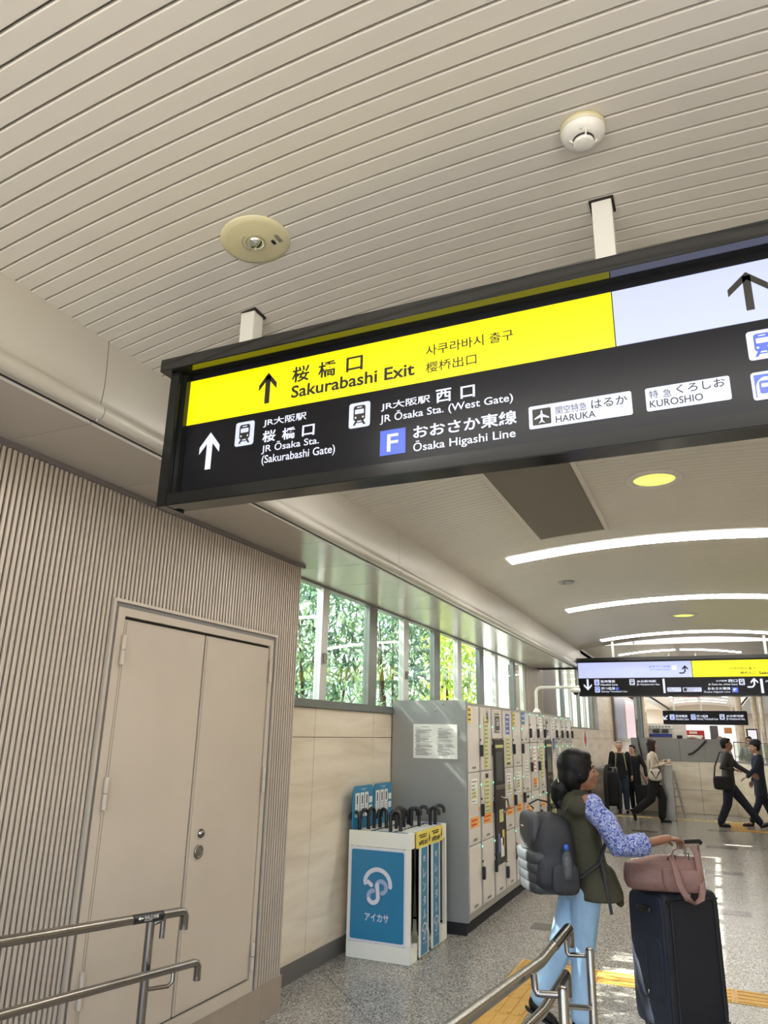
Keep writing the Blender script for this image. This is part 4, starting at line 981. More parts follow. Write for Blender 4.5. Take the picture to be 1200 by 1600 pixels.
rr = thing('handrail', (-.7, 3.2, 0), 'double steel handrail with bent end in front of the walking woman', 'handrail')
pe = at(888, 1450, 1, 3.66); pk = at(845, 1503, 2, pe[2]); 
p3 = at(788, 1556, 0, pk[0] + .0); p4 = at(718, 1597, 0, pk[0] + 0.0)
dv = (p4 - pk).normalized(); far_ = pk + dv * 2.6
upr = MB().tube([far_, p4, pk, pk.lerp(pe, .5), pe, pe + Vector((0, .018, -.012)), pe + Vector((0, .022, -.035)), pe + Vector((0, .022, -.08))], .0195, 16).build('upper_rail', M_steel, rr)
ux = (pe - pk).normalized()
MB().tube([pk.lerp(pe, .42), pk.lerp(pe, .97)], .0212, 16).build('dark_sleeve', mat('dark_chrome', (84, 80, 78), .15, metal=1.), upr)
le = at(884, 1522, 0, pe[0] + .0); lk_ = at(848, 1580, 2, le[2])
lwr = MB().tube([lk_ + dv * 2.4, lk_, le, le + Vector((0, .018, -.012)), le + Vector((0, .022, -.035)), le + Vector((0, .022, -.09))], .018, 16).build('lower_rail', M_steel, rr)
pA = at(921, 1480, 1, pe[1] - .06); pB = at(879, 1540, 1, pk[1] - .3)
for nm, q in (('post', pA), ('post', pB)):
    MB().tube([(q[0], q[1], 0), (q[0], q[1], q[2] - .012), (q[0], q[1], q[2] - .003), (q[0], q[1], q[2])], [.018, .018, .014, .004], 16).build(nm, M_steel, rr)
a0_ = at(884, 1468, 1, pA[1]); a1_ = at(886, 1488, 1, pA[1]); a2_ = at(893, 1492, 1, pA[1]); a3_ = at(914, 1493, 1, pA[1])
MB().tube([a0_, a1_, a1_.lerp(a2_, .5) + Vector((-.002, 0, -.006)), a2_, a3_], .010, 10).build('bracket', M_steel, rr)
b0_ = at(834, 1522, 1, pB[1]); b1_ = at(836, 1545, 1, pB[1]); b2_ = at(845, 1553, 1, pB[1]); b3_ = at(873, 1555, 1, pB[1])
MB().tube([b0_, b1_, b1_.lerp(b2_, .5) + Vector((-.002, 0, -.006)), b2_, b3_], .0115, 10).build('bracket', M_steel, rr)
r0 = at(884, 1572, 1, pB[1]); r1_ = at(922, 1575, 1, pA[1])
MB().tube([r0, r1_], .0105, 10).build('rung', M_steel, rr)

# ================================================================ LUGGAGE
M_navy_lit = mat('navy_fabric_lit', (27, 31, 47), .75, var=.12, vscale=8, bump=.25, bscale=120)  # lighter copy: window light on the suitcase's left face put into the colour
M_navy_shade = mat('navy_fabric_shade', (20, 22, 32), .7, bump=.2, bscale=120)  # shaded copy of the same navy, painted darker for the right face
M_bag = mat('dusty_rose', (132, 98, 90), .55, var=.08, vscale=10, bump=.6, bscale=14)
M_gold = mat('zip_metal', (190, 180, 160), .25, metal=1.)
def sup(b, c, r, e=.5, T=None, n=28, m_=16, taper=0.):
    """superellipsoid: soft box"""
    c = Vector(c); sg = lambda v: math.copysign(abs(v) ** e, v); V = []
    for i in range(1, m_):
        th = math.pi * i / m_
        for j in range(n):
            ph = 2 * math.pi * j / n; zz = sg(math.cos(th)); k = 1 - taper * zz
            q = Vector((r[0] * sg(math.sin(th)) * sg(math.cos(ph)) * k, r[1] * sg(math.sin(th)) * sg(math.sin(ph)) * k, r[2] * zz)); V.append(c + (T @ q if T else q))
    for s_ in (1, -1): q = Vector((0, 0, r[2] * s_)); V.append(c + (T @ q if T else q))
    F = [(i * n + j, (i + 1) * n + j, (i + 1) * n + (j + 1) % n, i * n + (j + 1) % n) for i in range(m_ - 2) for j in range(n)]; t = len(V) - 2
    F += [(t, j, (j + 1) % n) for j in range(n)] + [(t + 1, (m_ - 2) * n + (j + 1) % n, (m_ - 2) * n + j) for j in range(n)]
    return b.add(V, F, True)
def loft(b, secs, n=20, e=1.):
    V = []; sg = lambda v: math.copysign(abs(v) ** e, v)
    for cx, cy, cz, rx, ry in secs:
        for j in range(n):
            a = 2 * math.pi * j / n; V.append((cx + rx * sg(math.cos(a)), cy + ry * sg(math.sin(a)), cz))
    k = len(secs)
    b.add(V, [(i * n + j, i * n + (j + 1) % n, (i + 1) * n + (j + 1) % n, (i + 1) * n + j) for i in range(k - 1) for j in range(n)], True)
    b.add(V[:n], [tuple(range(n))[::-1]]); b.add(V[-n:], [tuple(range(n))]); return b
def strap(pts, w, th=.12): return MB().tube(pts, w / 2, 10, True, th, None)

phi = math.radians(46); cor = Vector((-.385, 5.06, 0)); SW, SD, SH = .44, .31, .745
uR = Vector((math.cos(phi), math.sin(phi), 0)); uL = Vector((-math.sin(phi), math.cos(phi), 0))
sc = cor + uR * SW / 2 + uL * SD / 2
TS_ = Matrix.Translation(sc) @ Matrix.Rotation(phi, 4, 'Z')      # local x = right face, -y side = facing viewer right... 
su = thing('suitcase', (sc.x, sc.y, 0), 'large upright navy fabric suitcase pushed by the woman, rose bag on top', 'suitcase')
b = MB(); sup(b, (0, 0, .04 + SH / 2), (SW / 2, SD / 2, SH / 2), .16, None, 48, 28); b.build('body', M_navy_shade, su, T=TS_)
b = MB(); sup(b, (-SW / 2 - .0, .0, .20 + .17), (.022, SD * .4, .17), .3, None, 28, 16); pk_ = b.build('side_pocket', M_navy_lit, su, T=TS_)
b = MB(); sup(b, (-SW / 2 + .0, 0, .04 + SH / 2), (.012, SD * .47, SH * .47), .2, None, 28, 16); b.build('side_panel', M_navy_lit, su, T=TS_)
b = MB().tube([(-SW / 2 - .022, -SD * .0, .23), (-SW / 2 - .025, 0, .37), (-SW / 2 - .022, 0, .5)], .004, 8); b.build('zipper', M_black, su, T=TS_)
b = MB().ell((-SW / 2 - .027, 0, .24), (.004, .004, .012)).build('zip_pull', M_gold, su, T=TS_)
b = MB()
for zz in (.08, .74): b.tube([(math.copysign(SW / 2 - .02, a), math.copysign(SD / 2 + .001, c_), zz) for a, c_ in ((-1, -1), (1, -1))], .006, 8)
b.tube([(-SW / 2 + .05, -SD / 2 - .002, .09), (-SW / 2 + .05, -SD / 2 - .002, .73)], .006, 8).tube([(SW / 2 - .05, -SD / 2 - .002, .09), (SW / 2 - .05, -SD / 2 - .002, .73)], .006, 8)
b.build('piping', M_black, su, T=TS_)
b = MB(); sup(b, (-SW / 2 - .012, -.0, .68), (.02, .06, .02), .5); b.build('side_grip', M_black, su, T=TS_)
for a in (-1, 1):
    for c_ in (-1, 1):
        w = MB().box(a * (SW / 2 - .05) - .02, a * (SW / 2 - .05) + .02, c_ * (SD / 2 - .05) - .02, c_ * (SD / 2 - .05) + .02, .03, .06).build('caster', M_black, su, T=TS_)
        MB().lathe([(0, -.01), (.025, -.01), (.025, .01), (0, .01)], (a * (SW / 2 - .05), c_ * (SD / 2 - .05), .025), 16, 'X').build('wheel', M_rubber, w, T=TS_)
hz = 1.055
hd0 = at(1070, 1315, 1, 5.24); hd1 = at(1088, 1318, 1, 5.30)
hc = Vector((-.205, 5.26, hz)); 
for s_ in (-.055, .055):
    q = hc + uR * s_; MB().tube([(q.x, q.y, .76), (q.x, q.y, hz - .01)], .008, 10).build('handle_tube', M_steel_dk, su)
MB().tube([tuple(hc - uR * .075), tuple(hc - uR * .06 + Vector((0, 0, .012))), tuple(hc + uR * .06 + Vector((0, 0, .012))), tuple(hc + uR * .075)], .015, 12).build('handle_grip', M_black, su)

bc = Vector((-.385, 5.20, .785)); TB = Matrix.Translation(bc) @ Matrix.Rotation(math.radians(9), 4, 'Z')
hb = thing('handbag', tuple(bc), 'dusty rose soft handbag lying on top of the navy suitcase', 'handbag')
b = MB(); loft(b, [(0, 0, 0, .19, .07), (0, 0, .012, .22, .10), (0, 0, .05, .235, .115), (0, 0, .10, .232, .11), (-.0, 0, .15, .22, .075), (.05, 0, .18, .16, .045), (.09, 0, .20, .11, .022)], 36, .6)
b.fused('body', M_bag, hb, .009, 2, TB)
b = MB().tube([(-.18, 0, .158), (-.06, 0, .180), (.06, 0, .198), (.17, 0, .202)], .007, 8).build('top_zip', M_gold, hb, T=TB)
b = MB(); loft(b, [(.1, -.095, .015, .10, .02), (.1, -.112, .06, .115, .02), (.1, -.108, .12, .115, .018), (.1, -.1, .135, .11, .008)], 20, .5); b.build('front_pocket', M_bag, hb, T=TB)
def P5(px, py, y=5.03): return tuple(at(px, py, 1, y))
MB().tube([P5(1046, 1345, 5.06), P5(1048, 1336, 5.05), P5(1056, 1360, 5.02), P5(1063, 1385, 5.0), P5(1074, 1404, 4.98), P5(1086, 1413, 5.0), P5(1096, 1405, 5.04), P5(1098, 1390, 5.1), P5(1093, 1360, 5.14), P5(1089, 1335, 5.18), P5(1082, 1322, 5.2)], .019, 10, True, .25, (1, .2, 0)).build('strap', M_bag, hb)
MB().tube([P5(1047, 1342, 5.2), P5(1052, 1328, 5.22), P5(1066, 1323, 5.22), P5(1078, 1322, 5.22), P5(1086, 1330, 5.22), P5(1088, 1345, 5.22)], .015, 10, True, .3, (0, 1, 0)).build('strap', M_bag, hb)
for px, py in ((1055, 1342), (1076, 1338)): MB().box(-.004, .004, -.004, .004, -.02, .02).build('strap_loop', M_black, hb, T=Matrix.Translation(Vector(P5(px, py, 5.07))))

# ================================================================ PEOPLE
M_skin = mat('skin_tan', (142, 98, 76), .5, var=.05, vscale=20); M_skin2 = mat('skin_light', (196, 152, 128), .5, var=.05, vscale=20)
M_eye = mat('eye_white', (150, 138, 128), .6); M_iris = mat('iris', (30, 20, 16), .6); M_lip = mat('lip', (140, 74, 66), .5)
M_hair = ramp_mat('hair_black', [(.35, (7, 7, 8)), (.65, (20, 18, 18))], 26, .5, 3, stretch=(1, 1, .15), bump=.5)
M_hairb = ramp_mat('hair_brown', [(.35, (30, 20, 18)), (.65, (58, 42, 36))], 26, .4, 3, stretch=(1, 1, .15)); M_hairg = mat('hair_grey', (150, 138, 124), .6, var=.3, vscale=40)
M_shoe = mat('shoe_black', (18, 17, 18), .3)
for q in (M_hair, M_hairb): q.node_tree.nodes['Principled BSDF'].inputs['Specular IOR Level'].default_value = .22
def RZ(a): return Matrix.Rotation(math.radians(a), 4, 'Z')
def head_geo(b, c, s, Th):
    """c = head centre, s scale, Th rotation. face looks along local +y"""
    c = Vector(c); q = lambda x, y, z: c + Th @ (Vector((x, y, z)) * s)
    R3 = Th
    def e(p, r): b.ell(q(*p), [k * s for k in r], 16, 10, Th)
    e((0, -.012, .018), (.074, .092, .096)); e((0, .018, -.03), (.063, .070, .085)); e((0, .038, -.078), (.042, .042, .034)); e((0, .074, -.088), (.019, .016, .017))
    e((0, .074, .022), (.05, .016, .013)); e((.034, .06, -.032), (.024, .022, .024)); e((-.034, .06, -.032), (.024, .022, .024))
    b.tube([q(0, .084, .012), q(0, .094, -.008), q(0, .108, -.027), q(0, .09, -.034)], [.006 * s, .009 * s, .013 * s, .010 * s], 10)
    e((0, .088, -.052), (.022, .010, .007)); e((0, .087, -.064), (.019, .010, .007))
    for k in (-1, 1): e((k * .074, -.004, -.012), (.010, .019, .032))
def face_parts(par, c, s, Th, T, body):
    c = Vector(c); q = lambda x, y, z: c + Th @ (Vector((x, y, z)) * s)
    for k in (-1, 1):
        ey = MB().ell(q(k * .031, .0725, -.002), [.0135 * s, .008 * s, .007 * s], 12, 8, Th).build('eye', M_eye, par, T=T)
        MB().ell(q(k * .031, .0785, -.002), [.006 * s, .004 * s, .006 * s], 10, 6, Th).build('iris', M_iris, ey, T=T)
        MB().tube([q(k * .017, .088, .018), q(k * .032, .087, .022), q(k * .047, .076, .017)], .0028 * s, 6).build('eyebrow', M_hair, par, T=T)
    MB().ell(q(0, .094, -.053), [.019 * s, .008 * s, .005 * s], 12, 6, Th).ell(q(0, .093, -.064), [.017 * s, .008 * s, .0055 * s], 12, 6, Th).build('lips', M_lip, par, T=T)
def hand_geo(b, wr, d, nrm, s=1., curl=.5, right=True):
    """wr wrist, d direction of hand, nrm back-of-hand normal"""
    wr = Vector(wr); d = Vector(d).normalized(); nrm = Vector(nrm); nrm = (nrm - d * nrm.dot(d)).normalized(); sd = d.cross(nrm) * (1 if right else -1)
    R3 = Matrix((sd, d, nrm)).transposed().to_4x4()
    b.ell(wr + d * .045 * s, [.040 * s, .052 * s, .015 * s], 14, 8, R3)
    for k, (o, L) in enumerate(((-.029, .068), (-.010, .078), (.010, .073), (.028, .058))):
        p = wr + d * .082 * s + sd * o * s; pts = [wr + d * .05 * s + sd * o * .8 * s, p]; a = 0; dd = d
        for seg in range(3):
            a += curl * (.55 + .25 * seg); dd = (d * math.cos(a) - nrm * math.sin(a)); p = p + dd * L * s * (.42, .32, .26)[seg]; pts.append(p)
        b.tube(pts, [.010 * s, .0098 * s, .009 * s, .0082 * s, .006 * s], 10); b.ell(pts[-1], .006 * s, 8, 6)
    t0 = wr + d * .02 * s - sd * .026 * s; t1 = t0 + (d * .8 - sd * .75 - nrm * .25).normalized() * .042 * s; t2 = t1 + (d - sd * .15 - nrm * .5 * (curl + .3)).normalized() * .034 * s; t3 = t2 + (d * .9 + sd * .2 - nrm * .8 * (curl + .2)).normalized() * .024 * s
    b.tube([t0, t1, t2, t3], [.014 * s, .0115 * s, .0105 * s, .008 * s], 10); b.ell(t3, .008 * s, 8, 6)
def shoe(par, an, toe, m, T, s=1., h=.09):
    an = Vector(an); toe = Vector(toe); d = (toe - an); yaw = math.atan2(d.y, d.x) - math.pi / 2; pit = math.atan2(d.z + h * .8, math.hypot(d.x, d.y))
    R3 = Matrix.Rotation(yaw, 4, 'Z') @ Matrix.Rotation(pit, 4, 'X'); b = MB(); q = lambda x, y, z: an + R3 @ Vector((x * s, y * s, z * s))
    b.ell(q(0, -.005, -.02), [.036 * s, .05 * s, .055 * s], 14, 8, R3); b.ell(q(0, .08, -.05), [.043 * s, .09 * s, .032 * s], 14, 8, R3); b.ell(q(0, .14, -.056), [.04 * s, .045 * s, .024 * s], 14, 8, R3)
    o = b.fused('shoe', m, par, .008, 2, T)
    so = MB().prism([(x * s, y * s) for x, y in ((-.034, -.045), (.034, -.045), (.038, .04), (.045, .11), (.035, .165), (0, .185), (-.035, .165), (-.043, .11), (-.036, .04))], lambda x, y, t: q(x / s, y / s, -.088 + .014 * t)).build('sole', M_rubber, o, T=T); return o
def person(label, loc, yaw, H, top, bottom, shoes, skin, pose, hairf, group=None, topcol=None, vox=.013, name='person', sleeves=True, head_yaw=0, head_pitch=0, coat=None, hand_curl=.5, wide=1., hs=1., hem=.86, trouser=1., shirt=None):
    s = H / 1.7; t = thing(name, loc, label, 'person', group); T = Matrix.Translation(Vector(loc)) @ RZ(yaw) @ Matrix.Scale(s, 4)
    p = dict(lean=(0, 0), hipz=.9, kL=(-.09, .02, .49), kR=(.09, .02, .49), aL=(-.09, 0, .09), aR=(.09, 0, .09), tL=None, tR=None, eL=(-.25, -.03, 1.13), eR=(.25, -.03, 1.13), wL=(-.26, .08, .88), wR=(.26, .08, .88), hdL=None, hdR=None)
    p.update(pose); lx, ly = p['lean']; hz_ = p['hipz']
    sh = lambda k: Vector((k * .165 * wide + lx, ly - .005, 1.385)); hc_ = Vector((lx * 1.15, ly * 1.15 + .015, 1.575)); Th = RZ(head_yaw) @ Matrix.Rotation(math.radians(head_pitch), 4, 'X')
    b = MB(); loft(b, [(0, 0, hz_ - .06, .13, .09), (0, 0, hz_ + .04, .15, .10), (lx * .4, ly * .4, 1.08, .12, .085), (lx * .8, ly * .8, 1.25, .15 * wide, .10), (lx, ly, 1.36, .15 * wide, .085), (lx, ly, 1.42, .08, .06)])
    b.chain([(lx, ly - .01, 1.36), (lx * 1.1, ly * 1.1, 1.47), hc_ + Vector((0, -.02, -.03))], [.062, .052, .054])
    head_geo(b, hc_, hs, Th); hx = MB()
    for k, e, w, hd in ((-1, 'eL', 'wL', 'hdL'), (1, 'eR', 'wR', 'hdR')):
        E_, W_ = Vector(p[e]), Vector(p[w]); b.chain([sh(k), E_, W_], [.048, .038, .026]); d = Vector(p[hd]) if p[hd] else (W_ - E_)
        n_ = Vector((k * .9, .1, .25)) if abs(d.normalized().z) > .5 else Vector((0, 0, 1)); hand_geo(hx, W_, d, n_, 1., hand_curl, k > 0)
    for k, kn, an in ((-1, 'kL', 'aL'), (1, 'kR', 'aR')): b.chain([(k * .085, 0, hz_ - .02), p[kn], p[an]], [.085, .056, .038]); b.ell(Vector(p[an]) + Vector((0, .03, -.03)), (.035, .07, .03))
    body = b.fused('body', skin, t, vox * .8 * s, 2, T, hx)
    if vox < .02: face_parts(t, hc_, hs, Th, T, body)
    if top:
        b = MB(); hm = hem
        loft(b, [(lx * .1, ly * .1 - .0, hm, .168 * wide, .125), (lx * .2, ly * .2, hm + .1, .162 * wide, .122), (lx * .5, ly * .5, 1.08, .145 * wide, .11), (lx * .8, ly * .8, 1.25, .17 * wide, .122), (lx, ly, 1.36, .17 * wide, .105), (lx, ly, 1.415, .095, .07)], 28)
        if sleeves:
            for k, e, w in ((-1, 'eL', 'wL'), (1, 'eR', 'wR')): E_, W_ = Vector(p[e]), Vector(p[w]); b.chain([sh(k) + Vector((0, 0, .0)), E_, E_.lerp(W_, .9)], [.064, .054, .044])
        b.fused('jacket' if coat else 'top', top, t, vox * s, 3, T)
    if bottom:
        b = MB(); loft(b, [(0, 0, hz_ - .1, .15, .11), (0, 0, hz_ + .0, .158, .115), (0, 0, hz_ + .1, .145, .105)])
        for k, kn, an in ((-1, 'kL', 'aL'), (1, 'kR', 'aR')): A = Vector(p[an]); Kk = Vector(p[kn]); b.chain([(k * .08, 0, hz_ - .04), Kk, Kk.lerp(A, .93)], [.094 * trouser, .07 * trouser, .058 * trouser])
        b.fused('trousers', bottom, t, vox * s, 3, T)
    for k, an, tt in ((-1, 'aL', 'tL'), (1, 'aR', 'tR')):
        A = Vector(p[an]); shoe(t, A, p[tt] if p[tt] else A + Vector((0, .14, -.07)), shoes, T)
    hairf(t, hc_, hs, Th, T, s)
    return t, T, hc_, Th, sh
def hair_short(m):
    def f(t, c, s, Th, T, S_):
        q = lambda x, y, z: c + Th @ (Vector((x, y, z)) * s); b = MB()
        b.ell(q(0, -.026, .032), [.083 * s, .092 * s, .094 * s], 18, 12, Th); b.ell(q(0, -.05, -.02), [.076 * s, .06 * s, .07 * s], 16, 10, Th); b.ell(q(0, .03, .085), [.06 * s, .045 * s, .03 * s], 14, 8, Th)
        b.fused('hair', m, t, .009 * S_, 2, T)
    return f
def hair_bob(m, L=.2):
    def f(t, c, s, Th, T, S_):
        q = lambda x, y, z: c + Th @ (Vector((x, y, z)) * s); b = MB()
        b.ell(q(0, -.022, .032), [.088 * s, .1 * s, .098 * s], 18, 12, Th); b.ell(q(0, -.05, -.06), [.086 * s, .06 * s, L * .6 * s], 16, 10, Th)
        for k in (-1, 1): b.ell(q(k * .074, -.005, -.05), [.02 * s, .05 * s, L * .52 * s], 12, 8, Th)
        b.ell(q(0, .045, .075), [.066 * s, .04 * s, .03 * s], 14, 8, Th)
        b.fused('hair', m, t, .009 * S_, 2, T)
    return f
def hair_none(t, c, s, Th, T, S_): pass

# ---- foreground woman
WP = Vector((-.855, 5.02, 0)); WY = -60; WH = 1.59; WS = WH / 1.7
TI = (Matrix.Translation(WP) @ RZ(WY) @ Matrix.Scale(WS, 4)).inverted()
L_ = lambda v: tuple(TI @ Vector(v))
M_jean = mat('light_jeans', (150, 182, 212), .75, var=.16, vscale=7, bump=.9, bscale=9, stretch=(1, 1, .5))
M_vest = mat('olive_vest', (52, 50, 34), .8, var=.12, vscale=10, bump=.3, bscale=30)
M_floral = ramp_mat('blue_floral', [(.40, (48, 66, 138)), (.47, (96, 116, 178)), (.52, (206, 208, 226)), (.57, (110, 128, 188)), (.63, (60, 76, 150))], 42, .7, 6, dist=1.8)
elb = Vector((-.60, 4.90, 1.035)); wri = Vector((-.33, 5.10, 1.092))
shw = Vector((-.71, 4.875, 1.255))
hgrip = Vector((-.205, 5.255, 1.07))
def hair_woman(t, c, s, Th, T, S_):
    q = lambda x, y, z: c + Th @ (Vector((x, y, z)) * s); b = MB()
    b.ell(q(0, -.022, .026), [.088 * s, .104 * s, .098 * s], 22, 14, Th); b.ell(q(0, -.055, -.035), [.082 * s, .070 * s, .095 * s], 18, 12, Th); b.ell(q(0, -.04, -.085), [.066 * s, .055 * s, .06 * s], 16, 10, Th)
    b.ell(q(.05, .0, -.0), [.036 * s, .055 * s, .075 * s], 16, 10, Th); b.ell(q(-.05, .0, -.0), [.036 * s, .055 * s, .075 * s], 16, 10, Th)
    b.ell(q(0, .04, .075), [.062 * s, .04 * s, .034 * s], 14, 8, Th)
    hair = b.fused('hair', M_hair, t, .007, 7, T)
    b = MB(); b.chain([q(0, -.085, -.06), q(-.0, -.115, -.10), q(-.01, -.115, -.15), q(-.01, -.105, -.20), q(-.01, -.10, -.26)], [.044 * s, .060 * s, .058 * s, .044 * s, .014 * s])
    for k in range(5): b.tube([q(-.01, -.11, -.12), q(-.04 + .02 * k, -.13, -.18), q(-.05 + .025 * k, -.11, -.25)], [.018 * s, .014 * s, .004 * s], 8)
    b.fused('ponytail', M_hair, hair, .006, 1, T)
    MB().tube([q(.03 * math.cos(a) * 1.3, -.125 + .0 * math.sin(a), -.085 + .045 * math.sin(a)) for a in np.linspace(0, 6.28, 14)], .004 * s, 6).build('hair_tie', M_gold, hair, T=T)
pose = dict(lean=(0, .01), hipz=.88, kL=L_((-1.0, 4.98, .44)), aL=L_((-1.13, 4.93, .17)), tL=L_((-1.02, 4.98, .03)), kR=L_((-.86, 5.0, .46)), aR=L_((-.895, 4.965, .085)), tR=L_((-.76, 5.03, .01)),
            eR=L_(elb), wR=L_(wri), hdR=tuple(TI.to_3x3() @ (hgrip - wri)), eL=(-.23, .05, 1.12), wL=(-.22, .16, .92))
wo, WT, whc, wTh, wsh = person('woman with black ponytail in olive vest and blue floral sleeves pushing a suitcase', tuple(WP), WY, WH, None, M_jean, M_shoe, M_skin, pose, hair_woman, vox=.009, head_yaw=-12, head_pitch=2, hand_curl=.75, hs=1.18, trouser=1.1, wide=1.15)
# vest
b = MB()
loft(b, [(.02, .08, .79, .22, .17), (.01, .05, .88, .205, .16), (0, .02, 1.0, .19, .145), (0, .0, 1.15, .19, .14), (0, 0, 1.27, .20, .135), (0, .005, 1.35, .21, .125), (0, .0, 1.405, .18, .105), (0, -.005, 1.435, .09, .07)], 36)
b.chain([(.07, .15, .93), (.09, .20, .81), (.10, .22, .765)], [.06, .05, .025])
b.ell((.165, -.04, 1.352), (.065, .09, .072))
vest = b.fused('vest', M_vest, wo, .010, 3, WT)
b = MB(); loft(b, [(0, .01, 1.39, .085, .075), (0, -.0, 1.45, .072, .066)]); b.build('collar', M_vest, wo, T=WT)
# blouse sleeves with gathered cuff
b = MB(); SR = [Vector(L_(shw + Vector((-.02, 0, -.01)))), Vector(L_(shw + Vector((.045, .01, -.07)))), Vector(L_(elb + Vector((0, 0, .02)))), Vector(L_(elb.lerp(wri, .4)))]
b.chain(SR, [.07, .076, .076, .072]); b.ell(SR[3], (.07, .07, .074)); b.ell(SR[0] + Vector((-.01, 0, .01)), .078); b.ell((.198, .035, 1.37), .068)
sl_ = b.fused('sleeve', M_floral, wo, .009, 3, WT)
cf = elb.lerp(wri, .42); dcf = (wri - elb).normalized()
pts = []
b = MB()
V = []; nn = 40
for i, (o, r) in enumerate(((-.03, .058), (-.012, .062), (.0, .047), (.012, .058), (.028, .062))):
    a_ = dcf.orthogonal().normalized(); b2 = dcf.cross(a_)
    for j in range(nn):
        t_ = 2 * math.pi * j / nn; rr_ = r * (1 + .07 * math.sin(9 * t_ + i)); V.append(cf + dcf * (o + .008) + a_ * rr_ * math.cos(t_) + b2 * rr_ * math.sin(t_))
b.add(V, [(i * nn + j, i * nn + (j + 1) % nn, (i + 1) * nn + (j + 1) % nn, (i + 1) * nn + j) for i in range(4) for j in range(nn)], True)
b.build('cuff', M_floral, sl_)
b = MB(); b.chain([Vector((-.165, 0, 1.37)), (-.23, .05, 1.12), (-.225, .1, 1.03)], [.064, .068, .062]); b.fused('sleeve', M_floral, wo, .012, 3, WT)
# sock/boot on trailing leg
bp_ = thing('backpack', tuple(WT @ Vector((0, -.25, 1.1))), 'black backpack with padded lower pockets worn by the woman in the olive vest', 'backpack')
M_bp = mat('backpack_black', (38, 39, 44), .6, var=.1, vscale=10, bump=.25, bscale=90); M_bp2 = mat('backpack_panel', (58, 59, 64), .5, bump=.15, bscale=120)
b = MB(); sup(b, (.03, -.225, 1.09), (.20, .145, .215), .6, None, 40, 24, .08); sup(b, (.03, -.235, .965), (.215, .155, .135), .6, None, 40, 20)
b.fused('main_body', M_bp, bp_, .010, 2, WT)
b = MB(); sup(b, (.02, -.34, 1.205), (.15, .045, .105), .55, None, 30, 18); b.build('upper_panel', M_bp2, bp_, T=WT)
for k in range(4):
    b = MB(); sup(b, (.02, -.285, 1.045 - .058 * k), (.20 - .006 * k, .122 - .004 * k, .047), .5, None, 40, 12); b.build('padded_band', M_bp2, bp_, T=WT)
b = MB(); sup(b, (.235, -.19, .93), (.028, .09, .09), .5); b.build('side_pocket', M_bp, bp_, T=WT)
MB().box(-.03, .02, -.39, -.384, 1.215, 1.221).build('maker_tag', M_paper, bp_, T=WT)
MB().tube([(-.02, -.30, 1.325), (-.02, -.33, 1.35), (-.02, -.27, 1.38), (-.02, -.20, 1.365), (-.02, -.17, 1.325)], .012, 10, True, .5, (1, 0, 0)).build('carry_loop', M_bp, bp_, T=WT)
MB().tube([(-.14, -.36, 1.085), (.02, -.40, 1.09), (.19, -.36, 1.085)], .004, 6).build('zipper', M_gap, bp_, T=WT)
for k in (-1, 1):
    MB().tube([(k * .09, -.12, 1.32), (k * .10, -.06, 1.40), (k * .10, .01, 1.425), (k * .12, .10, 1.38), (k * .15, .14, 1.28), (k * .19, .12, 1.16), (k * .205, .05, 1.02), (k * .19, -.08, .93)], .026, 12, True, .28, (1, 0, 0)).build('shoulder_strap', M_bp, bp_, T=WT)
MB().tube([(.205, .07, 1.02), (.215, .08, .93), (.235, .09, .80), (.235, .10, .73)], .011, 8, True, .3, (0, 1, 0)).build('loose_strap', M_bp, bp_, T=WT)
wb = thing('water_bottle', tuple(WT @ Vector((.25, -.18, .935))), 'clear plastic water bottle with blue cap in the backpack side pocket', 'bottle')
TBt = WT @ Matrix.Translation(Vector((.25, -.18, .935)))
m_ = bpy.data.materials.new('clear_plastic'); m_.use_nodes = True; q = m_.node_tree.nodes['Principled BSDF']; q.inputs['Transmission Weight'].default_value = .9; q.inputs['Roughness'].default_value = .08; q.inputs['Base Color'].default_value = (.75, .8, .85, 1); q.inputs['IOR'].default_value = 1.3
V0 = [(0, 0), (.03, 0), (.032, .02), (.032, .11), (.030, .135), (.016, .16), (.014, .172), (0, .172)]
b = MB().lathe(V0, (0, 0, 0), 24); b.build('bottle_body', m_, wb, T=TBt)
MB().lathe([(0, .165), (.0165, .165), (.0165, .195), (.012, .2), (0, .2)], (0, 0, 0), 20).build('cap', mat('cap_blue', (54, 92, 196), .4), wb, T=TBt)

# ---- far people
M_blazer = mat('beige_blazer', (196, 182, 160), .7, var=.06); M_blk = mat('black_cloth', (24, 24, 28), .8, var=.1); M_suit = mat('charcoal_suit', (40, 36, 36), .7, var=.1); M_navyc = mat('navy_coat', (26, 30, 46), .8, var=.08)
M_djean = mat('dark_jeans', (52, 62, 76), .8, var=.1); M_dsh = mat('oxblood_shoe', (78, 44, 48), .35); M_wbag = mat('ivory_bag', (214, 206, 190), .6)
def onfloor(px, py): v = at(px, py, 2, 0); return (v.x, v.y, 0)
